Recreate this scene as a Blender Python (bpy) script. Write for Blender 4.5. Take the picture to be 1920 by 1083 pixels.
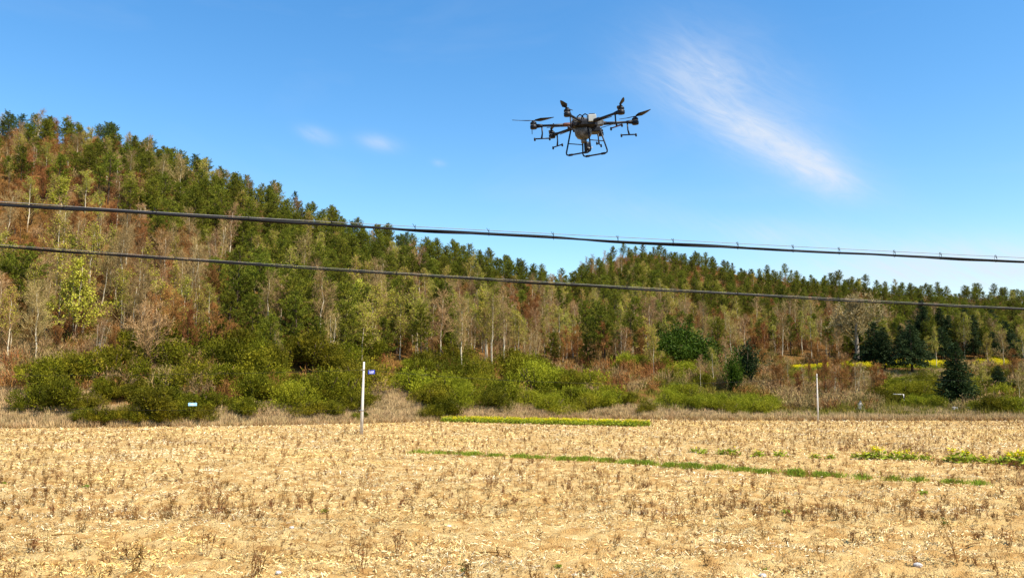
import bpy, math, random
import numpy as np
from mathutils import Vector, Matrix
R = math.radians
random.seed(7); rng = np.random.default_rng(7)
scene = bpy.context.scene
for o in list(bpy.data.objects): bpy.data.objects.remove(o)

# ------------------------------------------------------------------ camera
CAMH, F_PX, W, H_ = 4.4, 1500.0, 1920.0, 1083.0
PITCH = math.atan((722 - 541.5) / F_PX)
cam = bpy.data.cameras.new('camera'); camo = bpy.data.objects.new('camera', cam)
scene.collection.objects.link(camo); scene.camera = camo
cam.sensor_width = 36; cam.lens = 36 * F_PX / W; cam.clip_start = 0.1; cam.clip_end = 9000
camo.location = (0, 0, CAMH); camo.rotation_euler = (math.pi / 2 + PITCH, 0, 0)

# ------------------------------------------------------------------ sun and sky
SUN_EL, SUN_AZ = 55.0, 128.0          # azimuth clockwise from +Y (the viewing direction)
sv = Vector((math.sin(R(SUN_AZ)) * math.cos(R(SUN_EL)), math.cos(R(SUN_AZ)) * math.cos(R(SUN_EL)), math.sin(R(SUN_EL))))
sl = bpy.data.lights.new('sun', 'SUN'); sl.energy = 4.9; sl.angle = R(0.53); sl.color = (1.0, 0.93, 0.82)
so = bpy.data.objects.new('sun', sl); scene.collection.objects.link(so)
so.rotation_euler = (-sv).to_track_quat('-Z', 'Y').to_euler(); so.location = (60, -60, 90)
scene.view_settings.view_transform = 'Standard'; scene.view_settings.look = 'None'
scene.view_settings.gamma = 1.0; scene.view_settings.use_curve_mapping = False
scene.view_settings.exposure = 0.85
SKY_STRENGTH = 0.118

world = bpy.data.worlds.new('World'); scene.world = world; world.use_nodes = True
nt = world.node_tree; nt.nodes.clear()
def N(tree, typ, **kw):
    n = tree.nodes.new(typ)
    for k, v in kw.items(): setattr(n, k, v)
    return n
sky = N(nt, 'ShaderNodeTexSky', sky_type='NISHITA', sun_disc=False)
sky.sun_elevation = R(SUN_EL); sky.sun_rotation = R(SUN_AZ)
sky.altitude = 300; sky.air_density = 1.25; sky.dust_density = 0.35; sky.ozone_density = 2.6
hs = N(nt, 'ShaderNodeHueSaturation'); hs.inputs['Saturation'].default_value = 1.33; hs.inputs['Value'].default_value = 1.0
nt.links.new(sky.outputs[0], hs.inputs['Color'])
tc = N(nt, 'ShaderNodeTexCoord'); sep = N(nt, 'ShaderNodeSeparateXYZ'); nt.links.new(tc.outputs['Generated'], sep.inputs[0])
def wm(op, a, b=None, c=None):
    n = N(nt, 'ShaderNodeMath', operation=op)
    for i, v in enumerate((a, b, c)):
        if v is None: continue
        if isinstance(v, (int, float)): n.inputs[i].default_value = v
        else: nt.links.new(v, n.inputs[i])
    return n.outputs[0]
azm = wm('ARCTAN2', sep.outputs[0], sep.outputs[1])      # azimuth of the sky direction
elv = wm('ARCSINE', sep.outputs[2])                      # elevation
def ray(px, py):
    cx, cy = (px - W / 2) / F_PX, (H_ / 2 - py) / F_PX
    d = np.array([cx, math.cos(PITCH) - cy * math.sin(PITCH), math.sin(PITCH) + cy * math.cos(PITCH)])
    return d / d[1]
def at(px, py, Y):
    d = ray(px, py); return Vector((d[0] * Y, Y, CAMH + d[2] * Y))
def on_field(px, py, z=0.0):
    d = ray(px, py); Y = (z - CAMH) / d[2]; return Vector((d[0] * Y, Y, z))
def proj(x, y, z):
    v = z - CAMH; dep = y * math.cos(PITCH) + v * math.sin(PITCH)
    return W / 2 + F_PX * x / dep, H_ / 2 - F_PX * (-y * math.sin(PITCH) + v * math.cos(PITCH)) / dep
def azel(px, py):
    d = ray(px, py); d = d / np.linalg.norm(d); return math.atan2(d[0], d[1]), math.asin(d[2])
# cirrus: wind-drawn noise over the whole sky, thicker along a few streaks
def rotated(px, py, ang):
    a0, e0 = azel(px, py); dx = wm('SUBTRACT', azm, a0); dy = wm('SUBTRACT', elv, e0)
    c, s = math.cos(ang), math.sin(ang)
    u = wm('ADD', wm('MULTIPLY', dx, c), wm('MULTIPLY', dy, s)); v = wm('SUBTRACT', wm('MULTIPLY', dy, c), wm('MULTIPLY', dx, s))
    return u, v
def streak(px, py, ang, lu, lv, amp):
    u, v = rotated(px, py, ang)
    q = wm('ADD', wm('POWER', wm('ABSOLUTE', wm('DIVIDE', u, lu)), 2.0), wm('POWER', wm('ABSOLUTE', wm('DIVIDE', v, lv)), 2.0))
    return wm('MULTIPLY', wm('POWER', 2.718, wm('MULTIPLY', q, -1.0)), amp)
def noise_uv(u, v, su, sv_, detail, rough, dist, off=0.0):
    cmb = N(nt, 'ShaderNodeCombineXYZ'); nt.links.new(wm('MULTIPLY', u, su), cmb.inputs[0]); nt.links.new(wm('MULTIPLY', v, sv_), cmb.inputs[1]); cmb.inputs[2].default_value = off
    n = N(nt, 'ShaderNodeTexNoise'); n.inputs['Scale'].default_value = 1.0; n.inputs['Detail'].default_value = detail; n.inputs['Roughness'].default_value = rough; n.inputs['Distortion'].default_value = dist
    nt.links.new(cmb.outputs[0], n.inputs['Vector']); return n.outputs[0]
A = R(-31)
u0, v0 = rotated(1400, 240, A)
fine = noise_uv(u0, v0, 13, 55, 10, 0.66, 1.5)
broad = noise_uv(u0, v0, 6, 9, 4, 0.55, 0.8, 4.0)
veil = noise_uv(azm, elv, 3.0, 9.0, 5, 0.55, 0.6, 9.0)
tot = streak(1440, 262, A, 0.115, 0.022, 0.48)
for s in ((1530, 322, R(-33), 0.045, 0.022, 0.42), (1300, 165, R(-27), 0.080, 0.035, 0.26), (1400, 190, R(-42), 0.12, 0.060, 0.24), (1310, 110, R(-40), 0.045, 0.025, 0.14),
          (595, 254, R(-14), 0.020, 0.008, 0.40), (710, 268, R(-8), 0.024, 0.009, 0.30), (824, 306, R(-10), 0.008, 0.004, 0.25),
          (1460, 438, R(-6), 0.085, 0.016, 0.30), (1800, 505, R(-3), 0.17, 0.030, .85), (1180, 395, R(-8), 0.10, 0.02, 0.14)):
    tot = wm('ADD', tot, streak(*s))
shape = wm('MULTIPLY', wm('SUBTRACT', wm('ADD', fine, wm('MULTIPLY', broad, 0.8)), 0.36), 1.7)
cl = wm('MULTIPLY', tot, shape)
gen = wm('MULTIPLY', wm('MAXIMUM', wm('SUBTRACT', veil, 0.54), 0.0), 0.30)
cov = N(nt, 'ShaderNodeClamp'); nt.links.new(wm('ADD', cl, gen), cov.inputs[0]); cov.inputs['Max'].default_value = 0.85
mixc = N(nt, 'ShaderNodeMixRGB'); nt.links.new(cov.outputs[0], mixc.inputs[0]); nt.links.new(hs.outputs[0], mixc.inputs[1])
mixc.inputs[2].default_value = (3.7, 4.0, 4.5, 1)
bg = N(nt, 'ShaderNodeBackground'); bg.inputs['Strength'].default_value = SKY_STRENGTH
nt.links.new(mixc.outputs[0], bg.inputs['Color'])
wo = N(nt, 'ShaderNodeOutputWorld'); nt.links.new(bg.outputs[0], wo.inputs['Surface'])
scene.cycles.max_bounces = 4; scene.cycles.diffuse_bounces = 1; scene.cycles.transparent_max_bounces = 8

# ------------------------------------------------------------------ helpers
col = scene.collection
def tag(o, label=None, cat=None, group=None, kind=None):
    for k, v in (('label', label), ('category', cat), ('group', group), ('kind', kind)):
        if v: o[k] = v
    return o
def empty(name, loc=(0, 0, 0), rz=0.0, sc=1.0):
    o = bpy.data.objects.new(name, None); col.objects.link(o); o.location = loc; o.rotation_euler = (0, 0, rz)
    o.scale = (sc, sc, sc) if isinstance(sc, (int, float)) else sc; o.empty_display_size = 0.2
    return o
class MB:
    def __init__(s): s.v = []; s.f = []; s.m = []
    def tube(s, pts, rad, n=6, mi=0, cap=True):
        pts = [Vector(p) for p in pts]; base = len(s.v); up = None
        for i, p in enumerate(pts):
            d = (pts[min(i + 1, len(pts) - 1)] - pts[max(i - 1, 0)])
            d = d.normalized() if d.length > 1e-9 else Vector((0, 0, 1))
            if up is None: a = d.orthogonal().normalized()
            else:
                a = up - d * up.dot(d); a = a.normalized() if a.length > 1e-6 else d.orthogonal().normalized()
            up = a; b = d.cross(a); r = rad[i] if hasattr(rad, '__len__') else rad
            for k in range(n):
                t = 2 * math.pi * k / n; q = p + (a * math.cos(t) + b * math.sin(t)) * r; s.v.append((q.x, q.y, q.z))
        for i in range(len(pts) - 1):
            for k in range(n):
                k2 = (k + 1) % n
                s.f.append((base + i * n + k, base + i * n + k2, base + (i + 1) * n + k2, base + (i + 1) * n + k)); s.m.append(mi)
        if cap and n > 2:
            s.f.append(tuple(base + k for k in reversed(range(n)))); s.m.append(mi)
            e = base + (len(pts) - 1) * n; s.f.append(tuple(e + k for k in range(n))); s.m.append(mi)
    def quad(s, a, b, c, d, mi=0):
        i = len(s.v); s.v += [tuple(a), tuple(b), tuple(c), tuple(d)]; s.f.append((i, i + 1, i + 2, i + 3)); s.m.append(mi)
    def box(s, c, size, mat3=None, mi=0, top=1.0):
        c = Vector(c); i = len(s.v); m = mat3 or Matrix.Identity(3)
        for z in (-.5, .5):
            k = 1.0 if z < 0 else top
            for x, y in ((-.5, -.5), (.5, -.5), (.5, .5), (-.5, .5)):
                q = c + m @ Vector((x * size[0] * k, y * size[1] * k, z * size[2])); s.v.append((q.x, q.y, q.z))
        for f in ((3, 2, 1, 0), (4, 5, 6, 7), (0, 1, 5, 4), (1, 2, 6, 5), (2, 3, 7, 6), (3, 0, 4, 7)):
            s.f.append(tuple(i + q for q in f)); s.m.append(mi)
    def lathe(s, prof, n=12, c=(0, 0, 0), mi=0, sx=1, sy=1):
        base = len(s.v)
        for r, z in prof:
            for k in range(n):
                t = 2 * math.pi * k / n; s.v.append((c[0] + r * math.cos(t) * sx, c[1] + r * math.sin(t) * sy, c[2] + z))
        for i in range(len(prof) - 1):
            for k in range(n):
                k2 = (k + 1) % n; s.f.append((base + i * n + k, base + i * n + k2, base + (i + 1) * n + k2, base + (i + 1) * n + k)); s.m.append(mi)
        s.f.append(tuple(base + k for k in reversed(range(n)))); s.m.append(mi)
        e = base + (len(prof) - 1) * n; s.f.append(tuple(e + k for k in range(n))); s.m.append(mi)
    def mesh(s, name, mats, smooth=False):
        me = bpy.data.meshes.new(name); me.from_pydata(s.v, [], s.f)
        for m in (mats if isinstance(mats, (list, tuple)) else [mats]): me.materials.append(m)
        if any(s.m): me.polygons.foreach_set('material_index', s.m)
        if smooth: me.polygons.foreach_set('use_smooth', [True] * len(s.f))
        return me
    def build(s, name, mats, parent=None, smooth=False, bevel=0):
        o = bpy.data.objects.new(name, s.mesh(name, mats, smooth)); col.objects.link(o); o.parent = parent
        if bevel:
            b = o.modifiers.new('bevel', 'BEVEL'); b.width = bevel; b.segments = 2; b.limit_method = 'ANGLE'
        return o
def np_mesh(name, verts, quads, mats, midx=None, smooth=False):
    """verts (n,3); quads (m,4) or (m,3)"""
    me = bpy.data.meshes.new(name); k = quads.shape[1]
    me.vertices.add(len(verts)); me.vertices.foreach_set('co', np.ascontiguousarray(verts, np.float32).ravel())
    me.loops.add(quads.size); me.loops.foreach_set('vertex_index', quads.astype(np.int32).ravel())
    me.polygons.add(len(quads)); me.polygons.foreach_set('loop_start', np.arange(0, quads.size, k, dtype=np.int32))
    for m in (mats if isinstance(mats, (list, tuple)) else [mats]): me.materials.append(m)
    if midx is not None: me.polygons.foreach_set('material_index', midx.astype(np.int32))
    if smooth: me.polygons.foreach_set('use_smooth', np.ones(len(quads), bool))
    me.update(calc_edges=True); return me
def blades(P, D, L, Wd, g, twist=None):
    """thin diamond-ish quads: base P, direction D, length L, width Wd -> verts, quads"""
    n = len(P); D = D / np.maximum(np.linalg.norm(D, axis=1, keepdims=True), 1e-9)
    S = np.cross(D, g.normal(size=(n, 3))); S /= np.maximum(np.linalg.norm(S, axis=1, keepdims=True), 1e-9)
    L = np.broadcast_to(np.asarray(L, float).reshape(-1, 1), (n, 1)); Wd = np.broadcast_to(np.asarray(Wd, float).reshape(-1, 1), (n, 1))
    m = P + D * L * 0.5
    V = np.stack([P, m + S * Wd * .5, P + D * L, m - S * Wd * .5], 1).reshape(-1, 3)
    return V, np.arange(4 * n).reshape(n, 4)
def noise2(x, y, seed=0):
    """smooth value noise, vectorised"""
    x = np.asarray(x, float); y = np.asarray(y, float)
    xi = np.floor(x).astype(np.int64); yi = np.floor(y).astype(np.int64); xf = x - xi; yf = y - yi
    def h(a, b):
        q = (a * 374761393 + b * 668265263 + seed * 1442695041) & 0xFFFFFFFF
        q = ((q ^ (q >> 13)) * 1274126177) & 0xFFFFFFFF
        return ((q ^ (q >> 16)) & 0xFFFF) / 65535.0
    u = xf * xf * (3 - 2 * xf); v = yf * yf * (3 - 2 * yf)
    return (h(xi, yi) * (1 - u) + h(xi + 1, yi) * u) * (1 - v) + (h(xi, yi + 1) * (1 - u) + h(xi + 1, yi + 1) * u) * v
def fbm(x, y, seed=0, o=4):
    t = 0; a = .5
    for i in range(o): t = t + a * (noise2(x * 2 ** i, y * 2 ** i, seed + i) - .5); a *= .5
    return t * 2

# ------------------------------------------------------------------ materials
def material(name, colors, scale=1.0, detail=4, rough=0.85, rand=0.0, transl=0.0, bump=0.0, bscale=20, coord='Object', metal=0.0, spec=0.06, hue=0.0, stops=None):
    m = bpy.data.materials.new(name); m.use_nodes = True; t = m.node_tree; t.nodes.clear()
    tcn = N(t, 'ShaderNodeTexCoord'); nz = N(t, 'ShaderNodeTexNoise'); nz.inputs['Scale'].default_value = scale; nz.inputs['Detail'].default_value = detail; nz.inputs['Roughness'].default_value = 0.65
    t.links.new(tcn.outputs[coord], nz.inputs['Vector'])
    rp = N(t, 'ShaderNodeValToRGB'); e = rp.color_ramp.elements
    k = len(colors)
    st = stops or [0.3 + 0.4 * i / max(k - 1, 1) for i in range(k)]
    while len(e) < k: e.new(0.5)
    for i, c in enumerate(colors): e[i].position = st[i]; e[i].color = (*c, 1)
    t.links.new(nz.outputs[0], rp.inputs[0]); c_out = rp.outputs[0]
    if rand or hue:
        oi = N(t, 'ShaderNodeObjectInfo'); h = N(t, 'ShaderNodeHueSaturation')
        mr = N(t, 'ShaderNodeMapRange'); t.links.new(oi.outputs['Random'], mr.inputs[0]); mr.inputs[3].default_value = 1 - rand; mr.inputs[4].default_value = 1 + rand
        t.links.new(mr.outputs[0], h.inputs['Value'])
        wn = N(t, 'ShaderNodeTexWhiteNoise', noise_dimensions='1D'); t.links.new(oi.outputs['Random'], wn.inputs['W'])
        mh = N(t, 'ShaderNodeMapRange'); t.links.new(wn.outputs[0], mh.inputs[0]); mh.inputs[3].default_value = .5 - hue; mh.inputs[4].default_value = .5 + hue
        t.links.new(mh.outputs[0], h.inputs['Hue']); t.links.new(c_out, h.inputs['Color']); c_out = h.outputs[0]
    p = N(t, 'ShaderNodeBsdfPrincipled'); t.links.new(c_out, p.inputs['Base Color'])
    p.inputs['Roughness'].default_value = rough; p.inputs['Metallic'].default_value = metal; p.inputs['Specular IOR Level'].default_value = spec
    if bump:
        bz = N(t, 'ShaderNodeTexNoise'); bz.inputs['Scale'].default_value = bscale; bz.inputs['Detail'].default_value = 5; t.links.new(tcn.outputs[coord], bz.inputs['Vector'])
        bn = N(t, 'ShaderNodeBump'); bn.inputs['Strength'].default_value = bump; bn.inputs['Distance'].default_value = 0.1; t.links.new(bz.outputs[0], bn.inputs['Height']); t.links.new(bn.outputs[0], p.inputs['Normal'])
    out = N(t, 'ShaderNodeOutputMaterial'); sh = p.outputs[0]
    if transl:
        tr = N(t, 'ShaderNodeBsdfTranslucent'); t.links.new(c_out, tr.inputs['Color']); mx = N(t, 'ShaderNodeMixShader'); mx.inputs[0].default_value = transl
        t.links.new(p.outputs[0], mx.inputs[1]); t.links.new(tr.outputs[0], mx.inputs[2]); sh = mx.outputs[0]
    t.links.new(sh, out.inputs['Surface']); return m
def attr_material(name, rough=0.8, transl=0.0):
    m = bpy.data.materials.new(name); m.use_nodes = True; t = m.node_tree; p = t.nodes['Principled BSDF']
    a = N(t, 'ShaderNodeAttribute', attribute_name='tint'); t.links.new(a.outputs['Color'], p.inputs['Base Color'])
    p.inputs['Roughness'].default_value = rough; p.inputs['Specular IOR Level'].default_value = 0.06; return m
M = {}
M['hill'] = material('leaf_litter', [(.050, .024, .007), (.095, .045, .012), (.16, .080, .022), (.080, .058, .012)], 0.12, 8, 0.95, bump=.8, bscale=1.5)
M['soil'] = material('dry_soil', [(.29, .14, .038), (.45, .26, .086), (.56, .37, .145), (.64, .47, .215)], 1.1, 14, 0.95, bump=1.0, bscale=22, stops=[.30, .43, .55, .72])
M['pine'] = material('pine_needles', [(.050, .066, .007), (.145, .155, .013), (.26, .24, .024)], 1.1, 3, .6, rand=.30, hue=.014, transl=.22)
M['pine_hazed'] = material('pine_needles_hazed', [(.045, .070, .016), (.095, .130, .026)], 1.1, 3, .6, rand=.25, hue=.02, transl=.22)  # bluish tint of the ridge haze put into the needle colour
M['cedar'] = material('cedar_foliage', [(.012, .026, .008), (.030, .048, .014), (.050, .062, .020)], 1.2, 3, .6, rand=.2, hue=.01, transl=.12)
M['bush'] = material('bush_leaves', [(.038, .044, .003), (.135, .128, .008), (.31, .27, .016)], .9, 4, .55, rand=.34, hue=.018, transl=.28)
M['lime'] = material('fresh_leaves', [(.105, .115, .007), (.25, .25, .014), (.40, .37, .028)], .9, 4, .55, rand=.18, hue=.012, transl=.3)
M['glossy'] = material('broad_leaves', [(.018, .040, .004), (.055, .095, .008), (.11, .16, .014)], .9, 4, .45, rand=.12, transl=.2)
M['bud'] = material('budding_leaves', [(.23, .23, .016), (.40, .37, .036), (.54, .49, .08)], 1.0, 3, .7, rand=.18, hue=.015, transl=.25)
M['twig'] = material('grey_twigs', [(.21, .125, .042), (.44, .30, .13)], 1.5, 3, .9, rand=.3, hue=.02)
M['redtwig'] = material('russet_twigs', [(.150, .060, .016), (.28, .120, .034), (.38, .20, .07)], .6, 3, .95, rand=.32, hue=.012)
M['pale_bark'] = material('pale_bark', [(.42, .33, .20), (.70, .60, .42)], 3, 4, .9, rand=.15)
M['dark_bark'] = material('dark_bark', [(.05, .033, .022), (.11, .075, .05)], 3, 4, .95, rand=.2)
M['straw_bank'] = material('bank_grass', [(.30, .18, .070), (.52, .35, .16), (.68, .52, .29)], .5, 4, .9, rand=.2, hue=.01)
M['dry'] = material('dry_weed', [(.10, .045, .014), (.20, .095, .030), (.30, .165, .06)], 4, 3, .9, rand=.3, hue=.015)
M['grass'] = material('green_grass', [(.15, .21, .016), (.25, .31, .03), (.38, .40, .05)], 1.2, 3, .7, rand=.2, hue=.02, transl=.25)
M['rape_leaf'] = material('rape_leaves', [(.20, .26, .018), (.34, .38, .035)], 5, 3, .6, rand=.15, transl=.2)
M['rape_flower'] = material('rape_flowers', [(.62, .50, .010), (.80, .68, .02)], 5, 2, .6, rand=.1, transl=.3)
M['concrete'] = material('pole_concrete', [(.50, .45, .38), (.70, .65, .57), (.80, .76, .68)], 1.3, 5, .85, bump=.15, bscale=30)
M['stone'] = material('pale_stone', [(.30, .28, .25), (.58, .55, .51)], 2.5, 6, .9, bump=.5, bscale=6)
M['greystone'] = material('grey_stone', [(.22, .20, .17), (.42, .39, .34)], 2, 5, .9, bump=.5, bscale=6)
M['black'] = material('black_plastic', [(.005, .005, .007), (.011, .011, .014)], 8, 3, .5, spec=.25)
M['carbon'] = material('carbon_tube', [(.006, .006, .009), (.013, .013, .018)], 12, 3, .45, spec=.3)
M['tank'] = material('tank_plastic', [(.03, .03, .03), (.10, .10, .095), (.28, .275, .26)], 9, 4, .45, spec=.3)
M['battery'] = material('light_grey_shell', [(.36, .37, .34), (.44, .45, .41)], 6, 3, .55, spec=.3)
M['orange'] = material('copper_fitting', [(.09, .03, .014), (.17, .06, .025)], 14, 3, .4, spec=.3)
M['alu'] = material('aluminium', [(.55, .53, .50), (.7, .68, .65)], 10, 3, .35, metal=.6)
M['cable'] = material('cable_sheath', [(.006, .006, .007), (.014, .013, .013)], 2, 4, .65, spec=.15)
M['steel'] = material('steel_strand', [(.20, .19, .18), (.34, .32, .30)], 3, 4, .6, metal=.2)
M['blue'] = material('blue_enamel', [(.035, .05, .42), (.06, .09, .55)], 4, 3, .5)
M['cyan'] = material('pale_blue_panel', [(.30, .58, .80), (.42, .70, .90)], 4, 3, .5)
M['white'] = material('white_print', [(.75, .75, .78), (.85, .85, .87)], 4, 3, .6)

# ------------------------------------------------------------------ terrain
_c = [  # column px, distance where the slope starts, ridge distance, image row of the ridge ground
    (-500, 80, 200, 120), (-200, 82, 203, 215), (0, 84, 205, 262), (120, 85, 205, 270), (200, 86, 205, 287), (300, 87, 206, 318), (400, 88, 206, 357), (520, 90, 208, 405),
    (640, 93, 212, 456), (800, 99, 226, 492), (920, 104, 240, 512), (1000, 108, 252, 530), (1050, 110, 270, 545), (1090, 110, 295, 526), (1150, 108, 318, 496), (1210, 106, 330, 483),
    (1300, 104, 332, 502), (1400, 103, 332, 520), (1600, 102, 322, 546), (1800, 102, 312, 562), (1920, 102, 304, 566), (2300, 102, 300, 580)]
_a, _yb, _yr, _zr = [], [], [], []
for px, yb, yr, py in _c:
    d = ray(px, py); _a.append(d[0]); _yb.append(yb); _yr.append(yr); _zr.append(CAMH + d[2] * yr)
_ag = np.linspace(-0.95, 0.95, 400)
def _sm(v, k=7):
    g = np.interp(_ag, _a, v); p = np.pad(g, k, mode='edge'); return np.convolve(p, np.ones(2 * k + 1) / (2 * k + 1), 'same')[k:-k]
YB, YR, ZR = _sm(_yb, 6), _sm(_yr, 4), _sm(_zr, 4)
WT = np.interp(_ag, [0.14, 0.30], [0, 1])
def col_at(x, y):
    a = np.asarray(x, float) / np.maximum(np.asarray(y, float), 1.0)
    return np.interp(a, _ag, YB), np.interp(a, _ag, YR), np.interp(a, _ag, ZR), np.interp(a, _ag, WT)
def height(x, y):
    x = np.asarray(x, float); y = np.asarray(y, float); yb, yr, zr, w = col_at(x, y)
    t = (y - yb) / (yr - yb)
    tt = np.clip(t, 0, 1)
    zl = zr * (0.94 * tt + 0.06 * np.sin(tt * math.pi * 2) * -0.6 + 0.06 * tt ** .5)
    tz = np.interp(y - yb, [0, 12, 30, 46, 50, 74], [0, .8, 2.6, 6.2, 6.9, 8.7])
    y1 = yb + 74; t2 = np.clip((y - y1) / np.maximum(yr - y1, 1), 0, 1)
    zt = np.where(y < y1, tz, 8.7 + (zr - 8.7) * t2 ** .95)
    z = (1 - w) * zl + w * zt
    over = np.maximum(t - 1, 0)
    z = z * np.maximum(1 - 0.45 * over, 0.35)
    ramp = np.clip((y - yb) / 25, 0, 1)
    return z + ramp * (1 - .75 * w * np.clip((yb + 80 - y) / 20, 0, 1)) * (2.4 * fbm(x / 26, y / 26, 3, 3) + 0.9 * fbm(x / 6, y / 6, 8, 2))
def ground_z(x, y): return float(height(x, y))
def on_ground(px, Y):
    """point of the terrain at distance Y below image column px"""
    x = ray(px, 650)[0] * Y; return Vector((x, Y, ground_z(x, Y)))

gx = np.concatenate([[-6000, -3000, -1400, -700, -420], np.arange(-280, 330, 3.0), [420, 700, 1400, 3000, 6000]])
gy = np.concatenate([[-6000, -2500, -800, -200, -60, 0, 40, 70], np.arange(76, 420, 2.5), [470, 600, 900, 1500, 3000, 6500]])
X, Y = np.meshgrid(gx, gy); yb, yr, zr, w = col_at(X, Y)
Z = np.where(Y > 20, height(X, np.maximum(Y, 20)), 0.0)
Z = Z - 0.35 * np.clip((yb + 2.5 - Y) / 3, 0, 1)
Z = np.where(np.abs(X) > 1000, np.minimum(Z, 20), Z); Z = np.where(Y > 1000, 8.0, Z)
nx, ny = len(gx), len(gy); idx = np.arange(nx * ny).reshape(ny, nx)
q = np.stack([idx[:-1, :-1], idx[:-1, 1:], idx[1:, 1:], idx[1:, :-1]], -1).reshape(-1, 4)
g = bpy.data.objects.new('ground', np_mesh('ground', np.stack([X, Y, Z], -1).reshape(-1, 3), q, M['hill'], smooth=True)); col.objects.link(g); tag(g, kind='structure')

# ploughed field: straw-littered clods, furrows running away to the right
FD = Vector((0.87, -0.49)); FN = (0.49, 0.87)
def field_z(x, y):
    s = x * FN[0] + y * FN[1] + 0.5 * fbm(x / 7, y / 7, 5, 2)
    fade = np.clip((75 - y) / 40, .25, 1)
    return fade * (0.045 * np.sin(s * 2 * math.pi / 0.95) + 0.07 * fbm(x / 2.6, y / 1.7, 11, 3) + 0.13 * fbm(x / .42, y / .34, 21, 3))
ys = [7.0]
while ys[-1] < 118: ys.append(ys[-1] + max(0.055, 0.0042 * ys[-1] * (1 + ys[-1] / 60)))
ys = np.array(ys); us = np.linspace(-.86, .86, 560)
U, YY = np.meshgrid(us, ys); XX = U * (YY + 6)
ybf = col_at(XX, YY)[0]
ZZ = field_z(XX, YY) - np.clip((YY - ybf - 2.5) / 2, 0, 1) * 1.2
idx = np.arange(U.size).reshape(U.shape); q = np.stack([idx[:-1, :-1], idx[:-1, 1:], idx[1:, 1:], idx[1:, :-1]], -1).reshape(-1, 4)
fo = bpy.data.objects.new('field', np_mesh('field', np.stack([XX, YY, ZZ], -1).reshape(-1, 3), q, M['soil'], smooth=True)); col.objects.link(fo); tag(fo, kind='structure')

# ------------------------------------------------------------------ plant meshes
def add_attr(me, cols):
    a = me.color_attributes.new('tint', 'FLOAT_COLOR', 'POINT'); a.data.foreach_set('color', np.ascontiguousarray(cols, np.float32).ravel())
def join_np(parts):
    V, Q, I = [], [], []; n = 0
    for v, q_, mi in parts:
        V.append(v); Q.append(q_ + n); I.append(np.full(len(q_), mi)); n += len(v)
    return np.concatenate(V), np.concatenate(Q), np.concatenate(I)
def mb_np(mb):
    f = np.array([x if len(x) == 4 else (x[0], x[1], x[2], x[2]) for x in mb.f if len(x) in (3, 4)]); return np.array(mb.v, float), f
def pine(seed, h=9.0, spread=2.0, base=.32, open_=0.0):
    g = np.random.default_rng(seed); pw = g.uniform(.38, .8); tr = MB(); lean = g.normal(size=2) * .03
    pts = [(lean[0] * z * z / h + .06 * math.sin(z * 1.3 + seed), lean[1] * z * z / h, z) for z in np.linspace(-.6, h * .97, 9)]
    tr.tube(pts, [max(.02, .15 * (1 - z / h) ** .8 + .02) for z in np.linspace(0, h * .97, 9)], 6)
    P, D = [], []; br = MB(); z = h * base
    while z < h * .97:
        f = (z - h * base) / (h * (1 - base)); rad = spread * (1 - f) ** pw * (.55 + .45 * min(1, f * 4)) + .22
        nb = g.integers(4, 7); a0 = g.uniform(0, 6.28)
        for b in range(nb):
            if g.random() < .12 + open_: continue
            a = a0 + b * 6.283 / nb + g.normal() * .35; L = rad * g.uniform(.55, 1.18); el = .1 + .55 * f + g.normal() * .13
            d = np.array([math.cos(a) * math.cos(el), math.sin(a) * math.cos(el), math.sin(el)])
            b0 = np.array([lean[0] * z * z / h, lean[1] * z * z / h, z]); b1 = b0 + d * L + np.array([0, 0, .12 * L])
            br.tube([b0, (b0 + b1) / 2 + np.array([0, 0, -.05 * L]), b1], [.035, .025, .01], 3, 1, False)
            k = max(3, int(L * 4.2))
            for s in np.linspace(.3, 1.02, k):
                c = b0 + (b1 - b0) * s + g.normal(size=3) * np.array([.16, .16, .10]) * min(1, L)
                n = 13; P.append(np.repeat(c[None], n, 0) + g.normal(size=(n, 3)) * .06); dd = g.normal(size=(n, 3)) * .75 + d * .55 + np.array([0, 0, .55]); D.append(dd)
        z += g.uniform(.34, .55) * (1 - .3 * f)
    c = np.array([pts[-1][0], pts[-1][1], h * .94]); n = 26
    P.append(c + g.uniform(-.5, .1, (n, 1)) * np.array([0, 0, 1.0])); D.append(g.normal(size=(n, 3)) * .5 + np.array([0, 0, .9]))
    P = np.concatenate(P); D = np.concatenate(D)
    v, q_ = blades(P, D, g.uniform(.22, .42, len(P)), g.uniform(.05, .09, len(P)), g)
    v2, q2 = mb_np(br)
    V, Q, I = join_np([(v, q_, 0), (v2, q2, 1)])
    return tr, V, Q, I
def cedar(seed, h=8.0, spread=2.2, base=.06, tier=.3):
    g = np.random.default_rng(seed); tr = MB(); tr.tube([(0, 0, -.6), (0, 0, h * .5), (.03, 0, h * .97)], [.2, .13, .02], 7)
    P, D = [], []; z = h * base
    while z < h * .98:
        f = (z - h * base) / (h * (1 - base)); rad = spread * (1 - f) ** .9 + .12; nb = int(5 + rad * 4)
        for b in range(nb):
            a = g.uniform(0, 6.283); L = rad * g.uniform(.5, 1.25)
            for s in np.linspace(.25, 1, max(2, int(L * 4))):
                c = np.array([math.cos(a) * L * s, math.sin(a) * L * s, z - .18 * L * s * (1 - f) + g.normal() * .08]); n = 7
                P.append(c + g.normal(size=(n, 3)) * .12); D.append(g.normal(size=(n, 3)) * .6 + np.array([math.cos(a), math.sin(a), -.15 + .6 * f]))
        z += tier * g.uniform(.8, 1.2)
    P = np.concatenate(P); D = np.concatenate(D); v, q_ = blades(P, D, g.uniform(.22, .42, len(P)), g.uniform(.09, .16, len(P)), g)
    return tr, v, q_, np.zeros(len(q_))
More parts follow.
